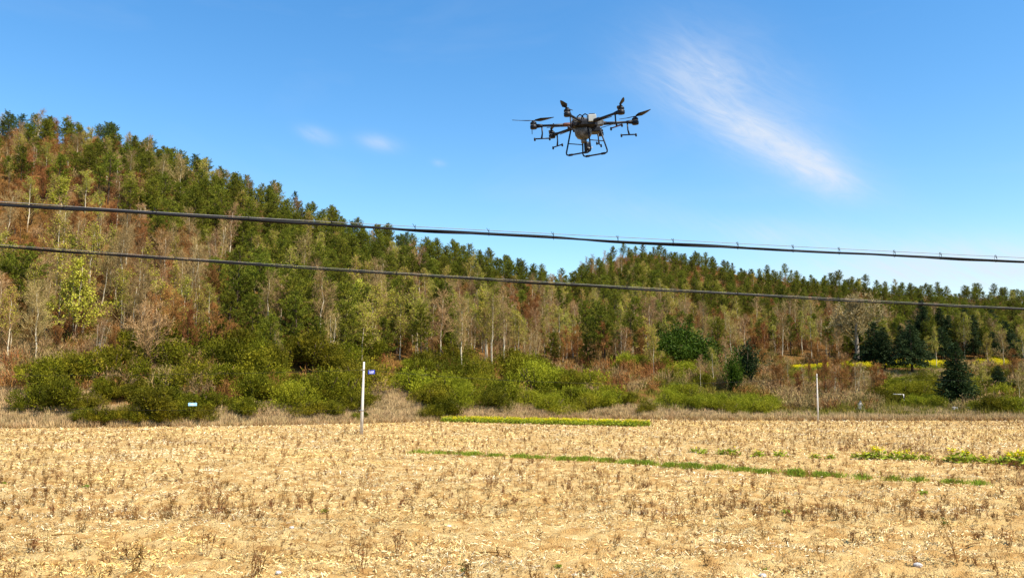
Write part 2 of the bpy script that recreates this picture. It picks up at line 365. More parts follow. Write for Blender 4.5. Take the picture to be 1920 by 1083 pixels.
def bare(seed, h=10.0, r0=.13, first=.3, nlimb=14, ang=.6, spread=.42, multi=1, twigs=5, twr=.012, leaves=0, lsize=.14, curve=.25, llen=1.0):
    """leafless tree: trunk MB, crown arrays (branches, twigs, optional buds)"""
    g = np.random.default_rng(seed); tr = MB(); br = MB(); TP, TD, TL = [], [], []; LP = []
    def limb(p, d, L, r, lev):
        n = 4 if lev < 2 else 3; pts = [p]; q_ = np.array(p, float); dd = np.array(d, float)
        for i in range(n):
            dd = dd + g.normal(size=3) * .10 + np.array([0, 0, curve * .35]); dd /= np.linalg.norm(dd); q_ = q_ + dd * L / n; pts.append(q_.copy())
        br.tube(pts, [r * (1 - .75 * i / n) for i in range(n + 1)], 4 if lev == 0 else 3, 1, False)
        kids = {0: 7, 1: 4}.get(lev, 0)
        for k in range(kids):
            s = g.uniform(.25, .95); i = min(int(s * n), n - 1); c = pts[i] + (pts[i + 1] - pts[i]) * (s * n - i)
            nd = dd * .8 + g.normal(size=3) * .55 + np.array([0, 0, .25]); nd /= np.linalg.norm(nd)
            if lev < 1: limb(c, nd, L * g.uniform(.35, .6), r * .45, lev + 1)
            else:
                TP.append(c); TD.append(nd); TL.append(L * g.uniform(.35, .7))
        for k in range(twigs):
            s = g.uniform(.4, 1.0); i = min(int(s * n), n - 1); c = pts[i] + (pts[i + 1] - pts[i]) * (s * n - i)
            nd = dd * .9 + g.normal(size=3) * .5 + np.array([0, 0, .2]); TP.append(c); TD.append(nd); TL.append(g.uniform(.5, 1.1) * (.5 + .1 * h / 3))
    for m_ in range(multi):
        a = g.uniform(0, 6.283); sp = spread * (0 if multi == 1 else g.uniform(.5, 1.1)) ; hh = h * g.uniform(.8, 1.0)
        zs = np.linspace(-.5, hh, 8); lx, ly = math.cos(a) * sp, math.sin(a) * sp; wob = g.normal(size=(8, 2)) * .06 * (h / 8)
        tp = [np.array([lx * max(z, 0) * .6 + wob[i, 0] * (i > 0), ly * max(z, 0) * .6 + wob[i, 1] * (i > 0), z]) for i, z in enumerate(zs)]
        rr = r0 / multi ** .4
        tr.tube(tp, [max(.014, rr * (1 - .88 * i / 7)) for i in range(8)], 6)
        for k in range(max(4, nlimb // multi)):
            f = first + (1 - first) * (k + g.random()) / max(4, nlimb // multi); f = min(f, .985); s = f * 7; i = min(int(s), 6)
            c = tp[i] + (tp[i + 1] - tp[i]) * (s - i); aa = g.uniform(0, 6.283); e = ang + g.normal() * .15 + .25 * f
            d = np.array([math.cos(aa) * math.cos(e), math.sin(aa) * math.cos(e), math.sin(e)])
            limb(c, d, llen * hh * (.34 * (1 - f) + .10) * g.uniform(.7, 1.25), max(.02, rr * .42 * (1 - .6 * f)), 0)
    TP, TD, TL = np.array(TP), np.array(TD), np.array(TL)
    TDn = TD / np.linalg.norm(TD, axis=1, keepdims=True)
    v1, q1 = blades(TP, TDn, TL, twr * 2.4, g); parts = [(v1, q1, 1)]
    # side sprigs on every twig
    k = 2; b0 = np.repeat(TP + TDn * TL[:, None] * .35, k, 0) + np.repeat(TDn * TL[:, None], k, 0) * g.uniform(0, .5, (len(TP) * k, 1))
    v3, q3 = blades(b0, np.repeat(TDn, k, 0) + g.normal(size=b0.shape) * .5, np.repeat(TL, k) * .5, twr * 1.7, g); parts.append((v3, q3, 1))
    parts.append((*mb_np(br), 1))
    if leaves:
        sel = g.integers(0, len(TP), leaves); c = TP[sel] + TDn[sel] * TL[sel, None] * g.uniform(.2, 1.1, (leaves, 1)) + g.normal(size=(leaves, 3)) * .10
        v4, q4 = blades(c, g.normal(size=c.shape) + np.array([0, 0, .3]), g.uniform(.7, 1.4, leaves) * lsize, g.uniform(.6, 1.1, leaves) * lsize, g); parts.append((v4, q4, 0))
    V, Q, I = join_np(parts); return tr, V, Q, I
def bush(seed, rx=2.2, h=2.8, n=6000, ls=.15, lobes=13, spiky=.6):
    g = np.random.default_rng(seed); tr = MB(); P, D = [], []
    for k in range(6):
        a = g.uniform(0, 6.283); tr.tube([(0, 0, -.5), (math.cos(a) * rx * .25, math.sin(a) * rx * .25, h * .35), (math.cos(a) * rx * .55, math.sin(a) * rx * .55, h * .72)], [.06, .045, .015], 4)
    for k in range(lobes):
        a = g.uniform(0, 6.283); rr = rx * g.uniform(0, .82) ; c = np.array([math.cos(a) * rr, math.sin(a) * rr, h * g.uniform(.22, .80) * (1 - .40 * rr / rx)])
        s = np.array([rx * .38, rx * .38, h * .24]) * g.uniform(.6, 1.3); m_ = n // lobes
        d = g.normal(size=(m_, 3)); d /= np.linalg.norm(d, axis=1, keepdims=True); rad = g.uniform(.15, 1.45, (m_, 1)) ** .6
        P.append(c + d * s * rad); D.append(d * .6 + g.normal(size=(m_, 3)) * .55 + np.array([0, 0, spiky]))
    for k in range(46):                      # ragged shoots standing out of the leaf mass
        a = g.uniform(0, 6.283); rr = rx * g.uniform(.1, .95); b0 = np.array([math.cos(a) * rr, math.sin(a) * rr, h * g.uniform(.35, .8) * (1 - .45 * rr / rx)]); d = np.array([math.cos(a) * .5 * rr / rx, math.sin(a) * .5 * rr / rx, 1.0]) + g.normal(size=3) * .3; d /= np.linalg.norm(d); L = g.uniform(.5, 1.25) * h * .33; m_ = 26
        P.append(b0 + d * L * g.uniform(0, 1, (m_, 1)) + g.normal(size=(m_, 3)) * .05); D.append(d + g.normal(size=(m_, 3)) * .6)
    P = np.concatenate(P); D = np.concatenate(D); k = P[:, 2] > .05; P, D = P[k], D[k]
    v, q_ = blades(P, D, g.uniform(.6, 1.9, len(P)) * ls, g.uniform(.3, .75, len(P)) * ls, g)
    return tr, v, q_, np.zeros(len(q_))
def brush(seed, h=3.0, n=46):
    """a clump of upright russet brushwood"""
    g = np.random.default_rng(seed); P = np.concatenate([g.normal(size=(n, 2)) * .55, np.zeros((n, 1)) - .2], 1)
    D = g.normal(size=(n, 3)) * np.array([.28, .28, .1]) + np.array([0, 0, 1]); L = h * g.uniform(.55, 1.05, n); Dn = D / np.linalg.norm(D, axis=1, keepdims=True)
    v1, q1 = blades(P, D, L, .055, g); k = 6
    c = np.repeat(P, k, 0) + np.repeat(Dn * L[:, None], k, 0) * g.uniform(.3, .95, (n * k, 1))
    v2, q2 = blades(c, np.repeat(Dn, k, 0) + g.normal(size=c.shape) * .55, g.uniform(.3, .8, n * k), .05, g)
    V, Q, I = join_np([(v1, q1, 0), (v2, q2, 0)]); return V, Q, I
def tuft(seed, n=26, h=.6, w=.03, lean=.45, r=.14):
    g = np.random.default_rng(seed); P = np.concatenate([g.normal(size=(n, 2)) * r, np.zeros((n, 1)) - .03], 1)
    return blades(P, g.normal(size=(n, 3)) * lean * np.array([1, 1, .2]) + np.array([0, 0, 1]), h * g.uniform(.5, 1.1, n), w, g)
def weed(seed, h=.6, stems=3, leafy=18, mi_leaf=0, lsz=.07):
    g = np.random.default_rng(seed); parts = []; LP = []
    mb = MB()
    for s in range(stems):
        a = g.uniform(0, 6.283); sp = g.uniform(.05, .35) if stems > 1 else .08; hh = h * g.uniform(.6, 1.0); p = np.array([g.normal() * .05, g.normal() * .05, -.06]); pts = [p]
        for i in range(4):
            p = p + np.array([math.cos(a) * sp * hh * .25, math.sin(a) * sp * hh * .25, hh * .27]) + g.normal(size=3) * .02; pts.append(p)
        mb.tube(pts, [.011, .010, .008, .007, .005], 3, 0, False)
        for k in range(6):
            f = g.uniform(.3, 1.0) * 4; i = min(int(f), 3); c = pts[i] + (pts[i + 1] - pts[i]) * (f - i); d = g.normal(size=3) * .6 + np.array([0, 0, .6]); d /= np.linalg.norm(d); L = hh * g.uniform(.15, .35)
            mb.tube([c, c + d * L * .5, c + d * L + np.array([0, 0, .02])], [.006, .005, .004], 3, 0, False); LP.append(c + d * L); LP.append(c + d * L * .6)
    v, q_ = mb_np(mb); parts.append((v, q_, 0)); LP = np.array(LP)
    sel = g.integers(0, len(LP), leafy); c = LP[sel] + g.normal(size=(leafy, 3)) * .03
    v2, q2 = blades(c, g.normal(size=c.shape) + np.array([0, 0, -.2]), g.uniform(.5, 1.4, leafy) * lsz, g.uniform(.3, .6, leafy) * lsz, g); parts.append((v2, q2, 1))
    return join_np(parts)
def rape(seed, h=.8, fl=40, nl=34):
    g = np.random.default_rng(seed); P = g.normal(size=(nl, 3)) * np.array([.16, .16, 0]) + np.array([0, 0, 1]) * g.uniform(0, h * .55, (nl, 1))
    v, q_ = blades(P, g.normal(size=(nl, 3)) * .7 + np.array([0, 0, .4]), g.uniform(.16, .34, nl), g.uniform(.08, .15, nl), g)
    parts = [(v, q_, 0)]; ns = 6; b = g.normal(size=(ns, 3)) * np.array([.14, .14, 0]); d = g.normal(size=(ns, 3)) * .16 + np.array([0, 0, 1]); hh = h * g.uniform(.75, 1.1, ns)
    parts.append((*blades(b, d, hh, .03, g), 0))
    if fl:
        s = g.integers(0, ns, fl); dn = d / np.linalg.norm(d, axis=1, keepdims=True); c = b[s] + dn[s] * hh[s, None] * g.uniform(.72, 1.02, (fl, 1)) + g.normal(size=(fl, 3)) * .04
        parts.append((*blades(c, g.normal(size=c.shape), .09, .08, g), 1))
    return join_np(parts)

# ------------------------------------------------------------------ scattering one mass of uncountable plants
def scatter(name, pts, scl, protos, label, cat, tilt=0.0, mesh_mats=None):
    pts = np.asarray(pts, float); n = len(pts); g = np.random.default_rng(len(name) * 13 + n)
    me = bpy.data.meshes.new(name); me.vertices.add(n); me.vertices.foreach_set('co', pts.astype(np.float32).ravel())
    a = me.attributes.new('scl', 'FLOAT', 'POINT'); a.data.foreach_set('value', np.asarray(scl, np.float32))
    rot = np.stack([g.normal(size=n) * tilt, g.normal(size=n) * tilt, g.uniform(0, 6.283, n)], 1)
    a = me.attributes.new('rot', 'FLOAT_VECTOR', 'POINT'); a.data.foreach_set('vector', rot.astype(np.float32).ravel())
    a = me.attributes.new('pick', 'INT', 'POINT'); a.data.foreach_set('value', g.integers(0, len(protos), n).astype(np.int32))
    o = bpy.data.objects.new(name, me); col.objects.link(o)
    t = bpy.data.node_groups.new(name + '_scatter', 'GeometryNodeTree')
    t.interface.new_socket('Geometry', in_out='INPUT', socket_type='NodeSocketGeometry'); t.interface.new_socket('Geometry', in_out='OUTPUT', socket_type='NodeSocketGeometry')
    gi = N(t, 'NodeGroupInput'); go = N(t, 'NodeGroupOutput'); iop = N(t, 'GeometryNodeInstanceOnPoints'); jn = N(t, 'GeometryNodeJoinGeometry')
    for pm in reversed(protos):
        po = bpy.data.objects.new(name + '_source', pm); oi = N(t, 'GeometryNodeObjectInfo'); oi.inputs['Object'].default_value = po; oi.inputs['As Instance'].default_value = True
        t.links.new(oi.outputs['Geometry'], jn.inputs[0])
    def na(nm, typ):
        x = N(t, 'GeometryNodeInputNamedAttribute', data_type=typ); x.inputs['Name'].default_value = nm; return x.outputs['Attribute']
    e2r = N(t, 'FunctionNodeEulerToRotation'); t.links.new(na('rot', 'FLOAT_VECTOR'), e2r.inputs[0])
    t.links.new(gi.outputs[0], iop.inputs['Points']); t.links.new(jn.outputs[0], iop.inputs['Instance']); iop.inputs['Pick Instance'].default_value = True
    t.links.new(na('pick', 'INT'), iop.inputs['Instance Index']); t.links.new(e2r.outputs[0], iop.inputs['Rotation']); t.links.new(na('scl', 'FLOAT'), iop.inputs['Scale'])
    t.links.new(iop.outputs[0], go.inputs[0])
    md = o.modifiers.new('scatter', 'NODES'); md.node_group = t
    return tag(o, label, cat, kind='stuff')

# ------------------------------------------------------------------ tree prototypes (shared meshes)
def protos(kind, makers, leaf, bark_t, bark_c):
    out = []
    for tr, V, Q, I in makers:
        tm = tr.mesh(kind + '_trunk', bark_t, True); cm = np_mesh(kind + '_crown', V, Q, [leaf, bark_c], I)
        out.append((tm, cm, float(V[:, 2].max())))
    return out
PR = {}
PR['pine'] = protos('pine', [pine(1, 9, 2.5, .25), pine(2, 8.2, 2.7, .22), pine(3, 9.6, 2.3, .32, .06), pine(4, 7.5, 2.5, .18), pine(5, 9.2, 2.8, .35, .1), pine(6, 6.8, 2.0, .16)], M['pine'], M['dark_bark'], M['dark_bark'])
PR['pine_ridge'] = protos('ridge_pine', [pine(11, 8.6, 1.9, .3, .10), pine(12, 7.8, 2.2, .25, .16), pine(13, 9.2, 1.7, .35, .12), pine(14, 7.0, 2.0, .2, .2), pine(15, 6.2, 1.8, .2, .1)], M['pine_hazed'], M['dark_bark'], M['dark_bark'])
PR['bare'] = protos('bare', [bare(21, 9.5, .12, .28, 15, .75), bare(22, 8.5, .11, .2, 16, .6, twigs=6), bare(23, 7.5, .13, .12, 14, .8, .30, 3), bare(24, 10.5, .12, .35, 14, .85), bare(25, 6.8, .12, .1, 16, .65, .36, 4)], M['twig'], M['pale_bark'], M['twig'])
PR['russet'] = protos('russet', [bare(31, 6.5, .10, .15, 16, .8, .28, 3, twigs=6, twr=.015), bare(32, 5.5, .09, .12, 15, .75, .3, 4, twigs=6, twr=.015), bare(33, 7.2, .10, .2, 16, .8, twigs=6, twr=.014)], M['redtwig'], M['dark_bark'], M['redtwig'])
PR['bud'] = protos('bud', [bare(41, 9, .12, .25, 15, .8, leaves=1700), bare(42, 8, .11, .2, 15, .7, leaves=2000), bare(43, 7, .11, .15, 14, .75, .3, 3, leaves=1500), bare(44, 9.8, .12, .3, 15, .95, leaves=1400, llen=.75)], M['bud'], M['pale_bark'], M['twig'])
PR['bush'] = protos('bush', [bush(51, 2.3, 2.9), bush(52, 2.0, 2.5, 5200), bush(53, 2.7, 3.4, 6800), bush(54, 1.7, 3.3, 5000), bush(55, 2.4, 2.3, 5400), bush(59, 2.2, 3.0, 3200)], M['bush'], M['dark_bark'], M['dark_bark'])
PR['lime'] = protos('lime', [bush(56, 2.3, 2.8, 5600, .13, 14, .9), bush(57, 2.0, 2.4, 5000, .13, 12, .9), bush(58, 2.8, 3.1, 6400, .13, 15, .9)], M['lime'], M['dark_bark'], M['dark_bark'])
PR['cedar'] = protos('cedar', [cedar(61, 9.0, 2.4, .22), cedar(62, 8.0, 2.7, .26, .38), cedar(63, 9.5, 2.2, .2)], M['cedar'], M['dark_bark'], M['dark_bark'])
NAME = {'pine': 'pine_tree', 'pine_ridge': 'pine_tree', 'bare': 'bare_tree', 'russet': 'russet_tree', 'bud': 'budding_tree', 'bush': 'bush', 'lime': 'bush', 'cedar': 'cedar_tree'}
CAT = {'pine': 'pine tree', 'pine_ridge': 'pine tree', 'bare': 'bare tree', 'russet': 'bare tree', 'bud': 'tree', 'bush': 'bush', 'lime': 'bush', 'cedar': 'conifer'}
def plant(kind, loc, sc, rz, label, group=None, var=0, name=None, cat=None, tilt=0.0, pr=None):
    tm, cm, hh = (pr or PR[kind])[var % len(pr or PR[kind])]
    r = empty(name or NAME[kind], loc, rz, sc); r.rotation_euler = (tilt, tilt * .5, rz)
    for nm, me in (('trunk' if kind not in ('bush', 'lime') else 'stems', tm), ('crown' if kind not in ('bush', 'lime') else 'foliage', cm)):
        o = bpy.data.objects.new(nm, me); col.objects.link(o); o.parent = r
    return tag(r, label, cat or CAT[kind], group)

# ------------------------------------------------------------------ woods on the two hills
TOPX = [0, 110, 230, 330, 420, 520, 640, 760, 900, 1000, 1050, 1100, 1200, 1300, 1450, 1600, 1800, 1920]
TOPY = [210, 218, 240, 272, 305, 352, 410, 438, 455, 478, 500, 478, 447, 468, 488, 512, 528, 528]
def zone(x, y, g):
    dy = y - np.interp(x, TOPX, TOPY)
    def pick(**k):
        ks = list(k); p = np.array([k[i] for i in ks], float); return ks[g.choice(len(ks), p=p / p.sum())]
    if x < 1045:
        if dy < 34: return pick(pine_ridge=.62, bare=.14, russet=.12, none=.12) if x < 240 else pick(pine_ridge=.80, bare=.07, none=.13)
        if x < 235 and y < 480: return pick(russet=.50, bare=.16, bud=.10, pine=.06 if y > 330 else .30, none=.24)
        if x < 200: return pick(bare=.30, pine=.20, bud=.20, russet=.22, none=.08)
        if x < 440 and y > 400 + .25 * max(0, x - 200): return pick(bare=.40, russet=.32, bud=.18, pine=.06 + .3 * (x > 400), none=.06)
        if x < 380: return pick(pine=.68, russet=.10, bud=.14, bare=.08)
        if x < 650: return pick(pine=.82, bud=.12, bare=.06)
        if y < 530: return pick(pine=.84, bare=.06, bud=.10)
        if x < 780: return pick(pine=.30, bud=.50, bare=.20)
        if x < 930: return pick(bud=.44, bare=.34, pine=.14, russet=.08)
        return pick(russet=.30, bare=.34, bud=.22, pine=.14)
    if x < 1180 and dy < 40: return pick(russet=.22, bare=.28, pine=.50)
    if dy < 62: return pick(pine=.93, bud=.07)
    if x < 1300: return pick(pine=.74, russet=.06, bud=.14, bare=.06) if y < 560 else pick(russet=.28, bare=.26, bud=.26, pine=.20)
    if x < 1590: return pick(pine=.74, russet=.12, bud=.14) if y < 582 else pick(russet=.42, bare=.26, bud=.22, pine=.10)
    if y < 605: return pick(pine=.86, bud=.09, bare=.05)
    return pick(cedar=.18, pine=.44, bare=.16, bud=.22)
gz = np.random.default_rng(99); cand = []
yy = 93.0
while yy < 348:
    sp = 3.4 if yy < 215 else 3.6
    xx = -0.70 * yy
    while xx < 0.70 * yy:
        cand.append((xx + gz.uniform(-.45, .45) * sp, yy + gz.uniform(-.45, .45) * sp)); xx += sp
    yy += sp
cand = np.array(cand); yb, yr, zr, w = col_at(cand[:, 0], cand[:, 1])
ok = (cand[:, 1] > yb + 5 + 70 * w) & (cand[:, 1] < yr + 7); cand = cand[ok]; cz = height(cand[:, 0], cand[:, 1])
trees = []
for (x, y), z in zip(cand, cz):
    px, py = proj(x, y, z); pxm, pym = proj(x, y, z + 4.0)
    if py > 690 and px < 1300: continue
    k = zone(px, pym, gz)
    if k == 'none': continue
    sc = gz.uniform(.58, 1.08) * (.74 if y > 235 else .86 if y > 190 else 1.0 + .28 * max(0, (165 - y) / 60))
    if k == 'russet': sc *= .95
    if k == 'cedar': sc *= 1.15
    trees.append([y, x, z, k, sc, int(gz.integers(0, 12)), float(gz.uniform(0, 6.283)), px, pym])
trees.sort()
# keep what shows: a coarse coverage grid, nearest first
GS = 6; cov_g = np.zeros((int(1083 / GS) + 2, int(1920 / GS) + 2)); kept = []
for t in trees:
    y, x, z, k, sc, var, rz, px, pym = t; hh = PR[k][var % len(PR[k])][2] * sc
    x0, y1 = proj(x - 1.4 * sc, y, z); x1, y0 = proj(x + 1.4 * sc, y, z + hh)
    a, b, c, d = [int(np.clip(v / GS, 0, m_)) for v, m_ in ((x0, 320), (x1, 320), (y0, 180), (y1, 180))]
    if x1 < -12 or x0 > 1932: 
        kept.append((0.0, t)) if (-60 < px < 1980) else None; continue
    cell = cov_g[c:d + 1, a:b + 1]; vis = float((cell < 1.6).sum()) * GS * GS
    if vis < 150: continue
    cov_g[c + (d - c) // 8:d + 1, a:b + 1] += {'pine': .8, 'pine_ridge': .6, 'cedar': 1.0}.get(k, .33)
    kept.append((vis, t))
print('trees kept', len(kept), {k: sum(1 for v, t in kept if t[3] == k) for k in PR})
LOOK = {'pine': 'olive green pine', 'pine_ridge': 'bluish green ridge pine', 'bare': 'pale leafless tree', 'russet': 'russet leafless tree', 'bud': 'yellow green budding tree', 'cedar': 'dark layered conifer'}
MANY = {'pine': 'pines', 'pine_ridge': 'ridge pines', 'bare': 'pale leafless trees', 'russet': 'russet trees', 'bud': 'budding trees', 'cedar': 'dark conifers'}
def tree_words(k, px, py, sc, var):
    """what the tree looks like and between which landmarks of the view it stands"""
    up = 380 + .0573 * px; low = 461 + .0625 * px
    place = next(t for lim, t in ((110, 'at the left edge'), (235, 'over the dry bank'), (330, 'over the great leafless tree'), (420, 'over the pale blue tag'), (530, 'left of the tall pale tree'), (625, 'around the tall pale tree'), (720, 'over the taller pole'), (820, 'right of the taller pole'),
        (920, 'over the white stemmed trees'), (1000, 'over the flower strip'), (1060, 'at the saddle of the ridges'), (1160, 'on the brown knoll flank'), (1260, 'below the knoll top'), (1350, 'over the glossy broadleaf tree'), (1450, 'over the small dark evergreen'), (1545, 'over the shorter pole'), (1650, 'around the great pale tree'), (1750, 'over the yellow terrace'), (1840, 'over the cone evergreen'), (9999, 'at the right edge')) if px < lim)
    band = 'above the upper cables' if py < up - 8 else 'between the cables' if py < low + 4 else 'below the lower cables'
    if py > low + 95: band = 'low on the slope'
    size = 'tall ' if sc > 1.0 else 'small ' if sc < .84 else ''
    return f'{size}{LOOK[k]} {place}, {band}', f'{size}{MANY[k]} {place}, {band}'
far_pts = {'pine': [], 'bare': [], 'russet': [], 'bud': [], 'cedar': []}
for grp, kinds in (('pine', ('pine', 'pine_ridge')), ('bare', ('bare',)), ('russet', ('russet',)), ('bud', ('bud',)), ('cedar', ('cedar',))):
    lst = sorted([q for q in kept if q[1][3] in kinds], key=lambda q: -q[0])
    for i, (vis, (y, x, z, k, sc, var, rz, px, pym)) in enumerate(lst):
        if i >= 285 or vis == 0.0:
            far_pts[grp].append((x, y, z, sc)); continue
        lab, gr = tree_words(k, px, pym, sc, var)
        plant(k, (x, y, z), sc, rz, lab, gr, var, tilt=gz.normal() * .03)
def whole(kind):
    out = []
    for tm, cm, hh in PR[kind]:
        va = np.empty(len(tm.vertices) * 3, np.float32); tm.vertices.foreach_get('co', va); vb = np.empty(len(cm.vertices) * 3, np.float32); cm.vertices.foreach_get('co', vb)
        f = np.array([tuple(p.vertices) for p in tm.polygons if len(p.vertices) == 4]); q_ = np.empty(len(cm.polygons) * 4, np.int32); cm.polygons.foreach_get('vertices', np.empty(0)) if False else cm.loops.foreach_get('vertex_index', q_)
        mi = np.empty(len(cm.polygons), np.int32); cm.polygons.foreach_get('material_index', mi)
        V = np.concatenate([vb.reshape(-1, 3), va.reshape(-1, 3)]); Q = np.concatenate([q_.reshape(-1, 4), f + len(vb) // 3]); I = np.concatenate([mi, np.full(len(f), 2)])
        out.append(np_mesh(kind + '_whole', V, Q, list(cm.materials) + [tm.materials[0]], I))
    return out
if far_pts['pine']:
    P_ = np.array(far_pts['pine']); scatter('pinewood', P_[:, :3], P_[:, 3], whole('pine'), 'far pinewood merging into one dark green mass on the far hill', 'woodland', .03)
rest = far_pts['bare'] + far_pts['russet'] + far_pts['bud']
if rest:
    P_ = np.array(rest); scatter('thicket', P_[:, :3], P_[:, 3], whole('russet') + whole('bare')[:2] + whole('bud')[:1], 'far brown leafless thicket filling gaps between the hillside trees', 'woodland', .03)

# brushwood under and between the trees
bp = []; gb = np.random.default_rng(5)
n = 10500; yy_ = np.sqrt(gb.uniform(92 ** 2, 330 ** 2, n)); xx_ = gb.uniform(-.70, .70, n) * yy_; yb, yr, zr, w = col_at(xx_, yy_)
k = (yy_ > yb + 6 + 34 * w) & (yy_ < yr + 4); xx_, yy_ = xx_[k], yy_[k]; zz_ = height(xx_, yy_)
px_, py_ = proj(xx_, yy_, zz_ + 1.5)
k = ~((px_ > 690) & (px_ < 790) & (py_ > 680)); k &= ~((px_ > 1590) & (py_ > 655)); k &= ~((px_ > 1290) & (py_ > 672) & (gb.random(len(px_)) < .8)); k &= (gb.random(len(px_)) < np.where(yy_ > 230, .55, 1)); k &= ~((px_ < 1040) & (py_ > 640) & (gb.random(len(px_)) < .6))
P_ = np.stack([xx_, yy_, zz_], 1)[k]
bm_ = []
for s in range(6):
    V, Q, I = brush(70 + s, 2.2 + .35 * (s % 3), 44); bm_.append(np_mesh('brushwood', V, Q, [(M['redtwig'], M['twig'], M['redtwig'], M['bush'], M['redtwig'], M['twig'])[s]], I))
scatter('undergrowth', P_, gb.uniform(.6, 1.2, len(P_)), bm_, 'russet brushwood and dry undergrowth covering the hillsides', 'undergrowth', .08)

# ------------------------------------------------------------------ bush belt along the foot of the slope
gs = np.random.default_rng(17); nb = 0
def bush_at(px, dY, sc, kind='bush', label=None, group=None):
    global nb; yb = 0; a = ray(px, 760)[0]; yb = float(np.interp(a, _ag, YB)); Yv = yb + dY; x = a * Yv; nb += 1
    sz = 'small' if sc < .8 else 'tall' if sc > 1.3 else 'broad'; tn = 'bright yellow green' if kind == 'lime' else 'olive green'; rw = 'at the field edge' if dY < 4 else 'low on the bank' if dY < 8 else 'halfway up the bank' if dY < 12 else 'high on the bank'
    label = f'{sz} {tn} bush {side_words(px)}, {rw}'; group = f'{sz} {tn} bushes {side_words(px)}, {rw}'
    return plant(kind, (x, Yv, ground_z(x, Yv) - .15), (sc * gs.uniform(.9, 1.25), sc * gs.uniform(.9, 1.25), sc), gs.uniform(0, 6.283), label, group, int(gs.integers(0, 20)))
def side_words(px):
    return next(t for lim, t in ((60, 'at the left edge'), (180, 'over the dry bank'), (260, 'left of the great leafless tree'), (335, 'around the great leafless tree'), (430, 'around the pale blue tag'), (520, 'right of the pale blue tag'), (610, 'between blue tag and pole'), (690, 'left of the taller pole'), (800, 'right of the taller pole'), (900, 'around the white stemmed tree'), (1000, 'over the flower strip start'), (1110, 'over the flower strip middle'), (1240, 'over the flower strip end'),
        (1310, 'below the glossy broadleaf tree'), (1380, 'below the narrow ivy green tree'), (1480, 'around the concrete slab'), (1560, 'around the shorter pole'), (1660, 'around the cone of stones'), (1760, 'left of the cone evergreen'), (1850, 'right of the cone evergreen'), (9999, 'at the right edge')) if px < lim)
G1 = ('dense green bush in the belt along the foot of the taller hill', 'bushes at the foot of the taller hill')
G2 = ('bright yellow green bush on the bank above the thin flower strip', 'yellow green bushes above the flower strip')
G3 = ('low bright green bush near the concrete slab of the terrace', 'low green bushes near the slab')
G4 = ('green bush on the terrace bank among the dark conifers', 'bushes on the terrace bank')
for row, (d0, s0) in enumerate(((.7, .62), (3.4, .95), (7.4, 1.25), (12, 1.35), (16.5, 1.35), (21.5, 1.25))):
    px = -30 + row * 17
    while px < 1240:
        lim = px < (20, 20, 40, 120, 230, 340)[row] or (row < 4 and 690 < px < 770) or (row == 0 and (px < 130 or 405 < px < 650 or 860 < px)) or (row == 1 and 690 < px < 800) or (row > 1 and px > 1235 - 40 * row) or (row == 1 and px > 1215) or gs.random() < (0, .05, .08, .14, .2, .35)[row]
        if not lim:
            lime = gs.random() < (.70 if px > 985 else .16 if px > 420 else .03)
            bush_at(px, d0 + gs.uniform(-2.6, 2.6) * (row > 0), s0 * gs.uniform(.55, 1.35), 'lime' if lime else 'bush', *G1)
        px += gs.uniform(20, 42) * (.62 if row == 0 else .85 if row == 1 else 1)
for row, (d0, s0) in enumerate(((6, .8), (10, .95))):
    px = 1255 + 15 * row
    while px < 1455:
        bush_at(px, d0 + gs.uniform(-1, 1), s0 * gs.uniform(.8, 1.2), 'lime', *G3); px += gs.uniform(24, 34)
for px, dY, s, kd in ((1648, 22, 1.0, 'bush'), (1662, 27, 1.2, 'lime'), (1680, 31, 1.2, 'bush'), (1696, 25, 1.2, 'lime'), (1712, 30, 1.1, 'bush'), (1728, 24, 1.2, 'lime'), (1744, 29, 1.1, 'bush'), (1635, 33, .9, 'lime'), (1668, 36, .9, 'bush'), (1702, 37, .9, 'lime'), (1735, 36, .9, 'bush'), (1715, 17, .8, 'lime'), (1690, 19, .8, 'bush'), (1742, 18, .8, 'lime'), (1830, 20, 1.0, 'bush'), (1856, 26, 1.2, 'bush'), (1882, 22, 1.1, 'lime'),
                      (1910, 28, 1.2, 'bush'), (1832, 9, .8, 'bush'), (1856, 7, .9, 'bush'), (1880, 7, .95, 'bush'), (1902, 7, .9, 'lime'), (1922, 8, .9, 'bush'), (1845, 34, 1.0, 'lime'), (1875, 38, 1.0, 'bush'), (1903, 40, 1.0, 'lime'), (1757, 14, .8, 'bush'), (1320, 26, 1.1, 'bush'), (1288, 28, 1.2, 'lime'), (1346, 30, 1.0, 'bush'), (1300, 38, 1.1, 'bush'), (1262, 24, 1.2, 'lime'), (1240, 32, 1.2, 'bush'), (1205, 30, 1.1, 'bush'), (1175, 26, 1.1, 'lime')):
    bush_at(px, dY, s, kd, *G4)
print('bushes', nb)

# ------------------------------------------------------------------ single trees one can point to
def single(kind, px, py_base, Y, h, label, var=0, pr=None, name=None, cat=None, wide=1.0, rz=None):
    p = on_ground(px, Y); prs = pr or PR[kind]; hh = prs[var % len(prs)][2]; s = h / hh
    return plant(kind, (p.x, p.y, p.z - .1), (s * wide, s * wide, s), rz if rz is not None else random.uniform(0, 6.28), label, None, var, name, cat, 0, prs)
def Ybase(px, py):
    """distance at which the terrain below column px appears at image row py"""
    Ys = np.arange(84, 300, .5); xs = ray(px, py)[0] * Ys; p = proj(xs, Ys, height(xs, Ys))[1]
    k = np.where(p <= py)[0]; return float(Ys[k[0]]) if len(k) else 290.0
def hpx(px, pyb, pyt):
    Y = Ybase(px, pyb); return Y, (pyb - pyt) / F_PX * Y
def spec(kind, px, pyb, pyt, label, **k):
    Y, h = hpx(px, pyb, pyt); return single(kind, px, pyb, Y, h, label, **k)
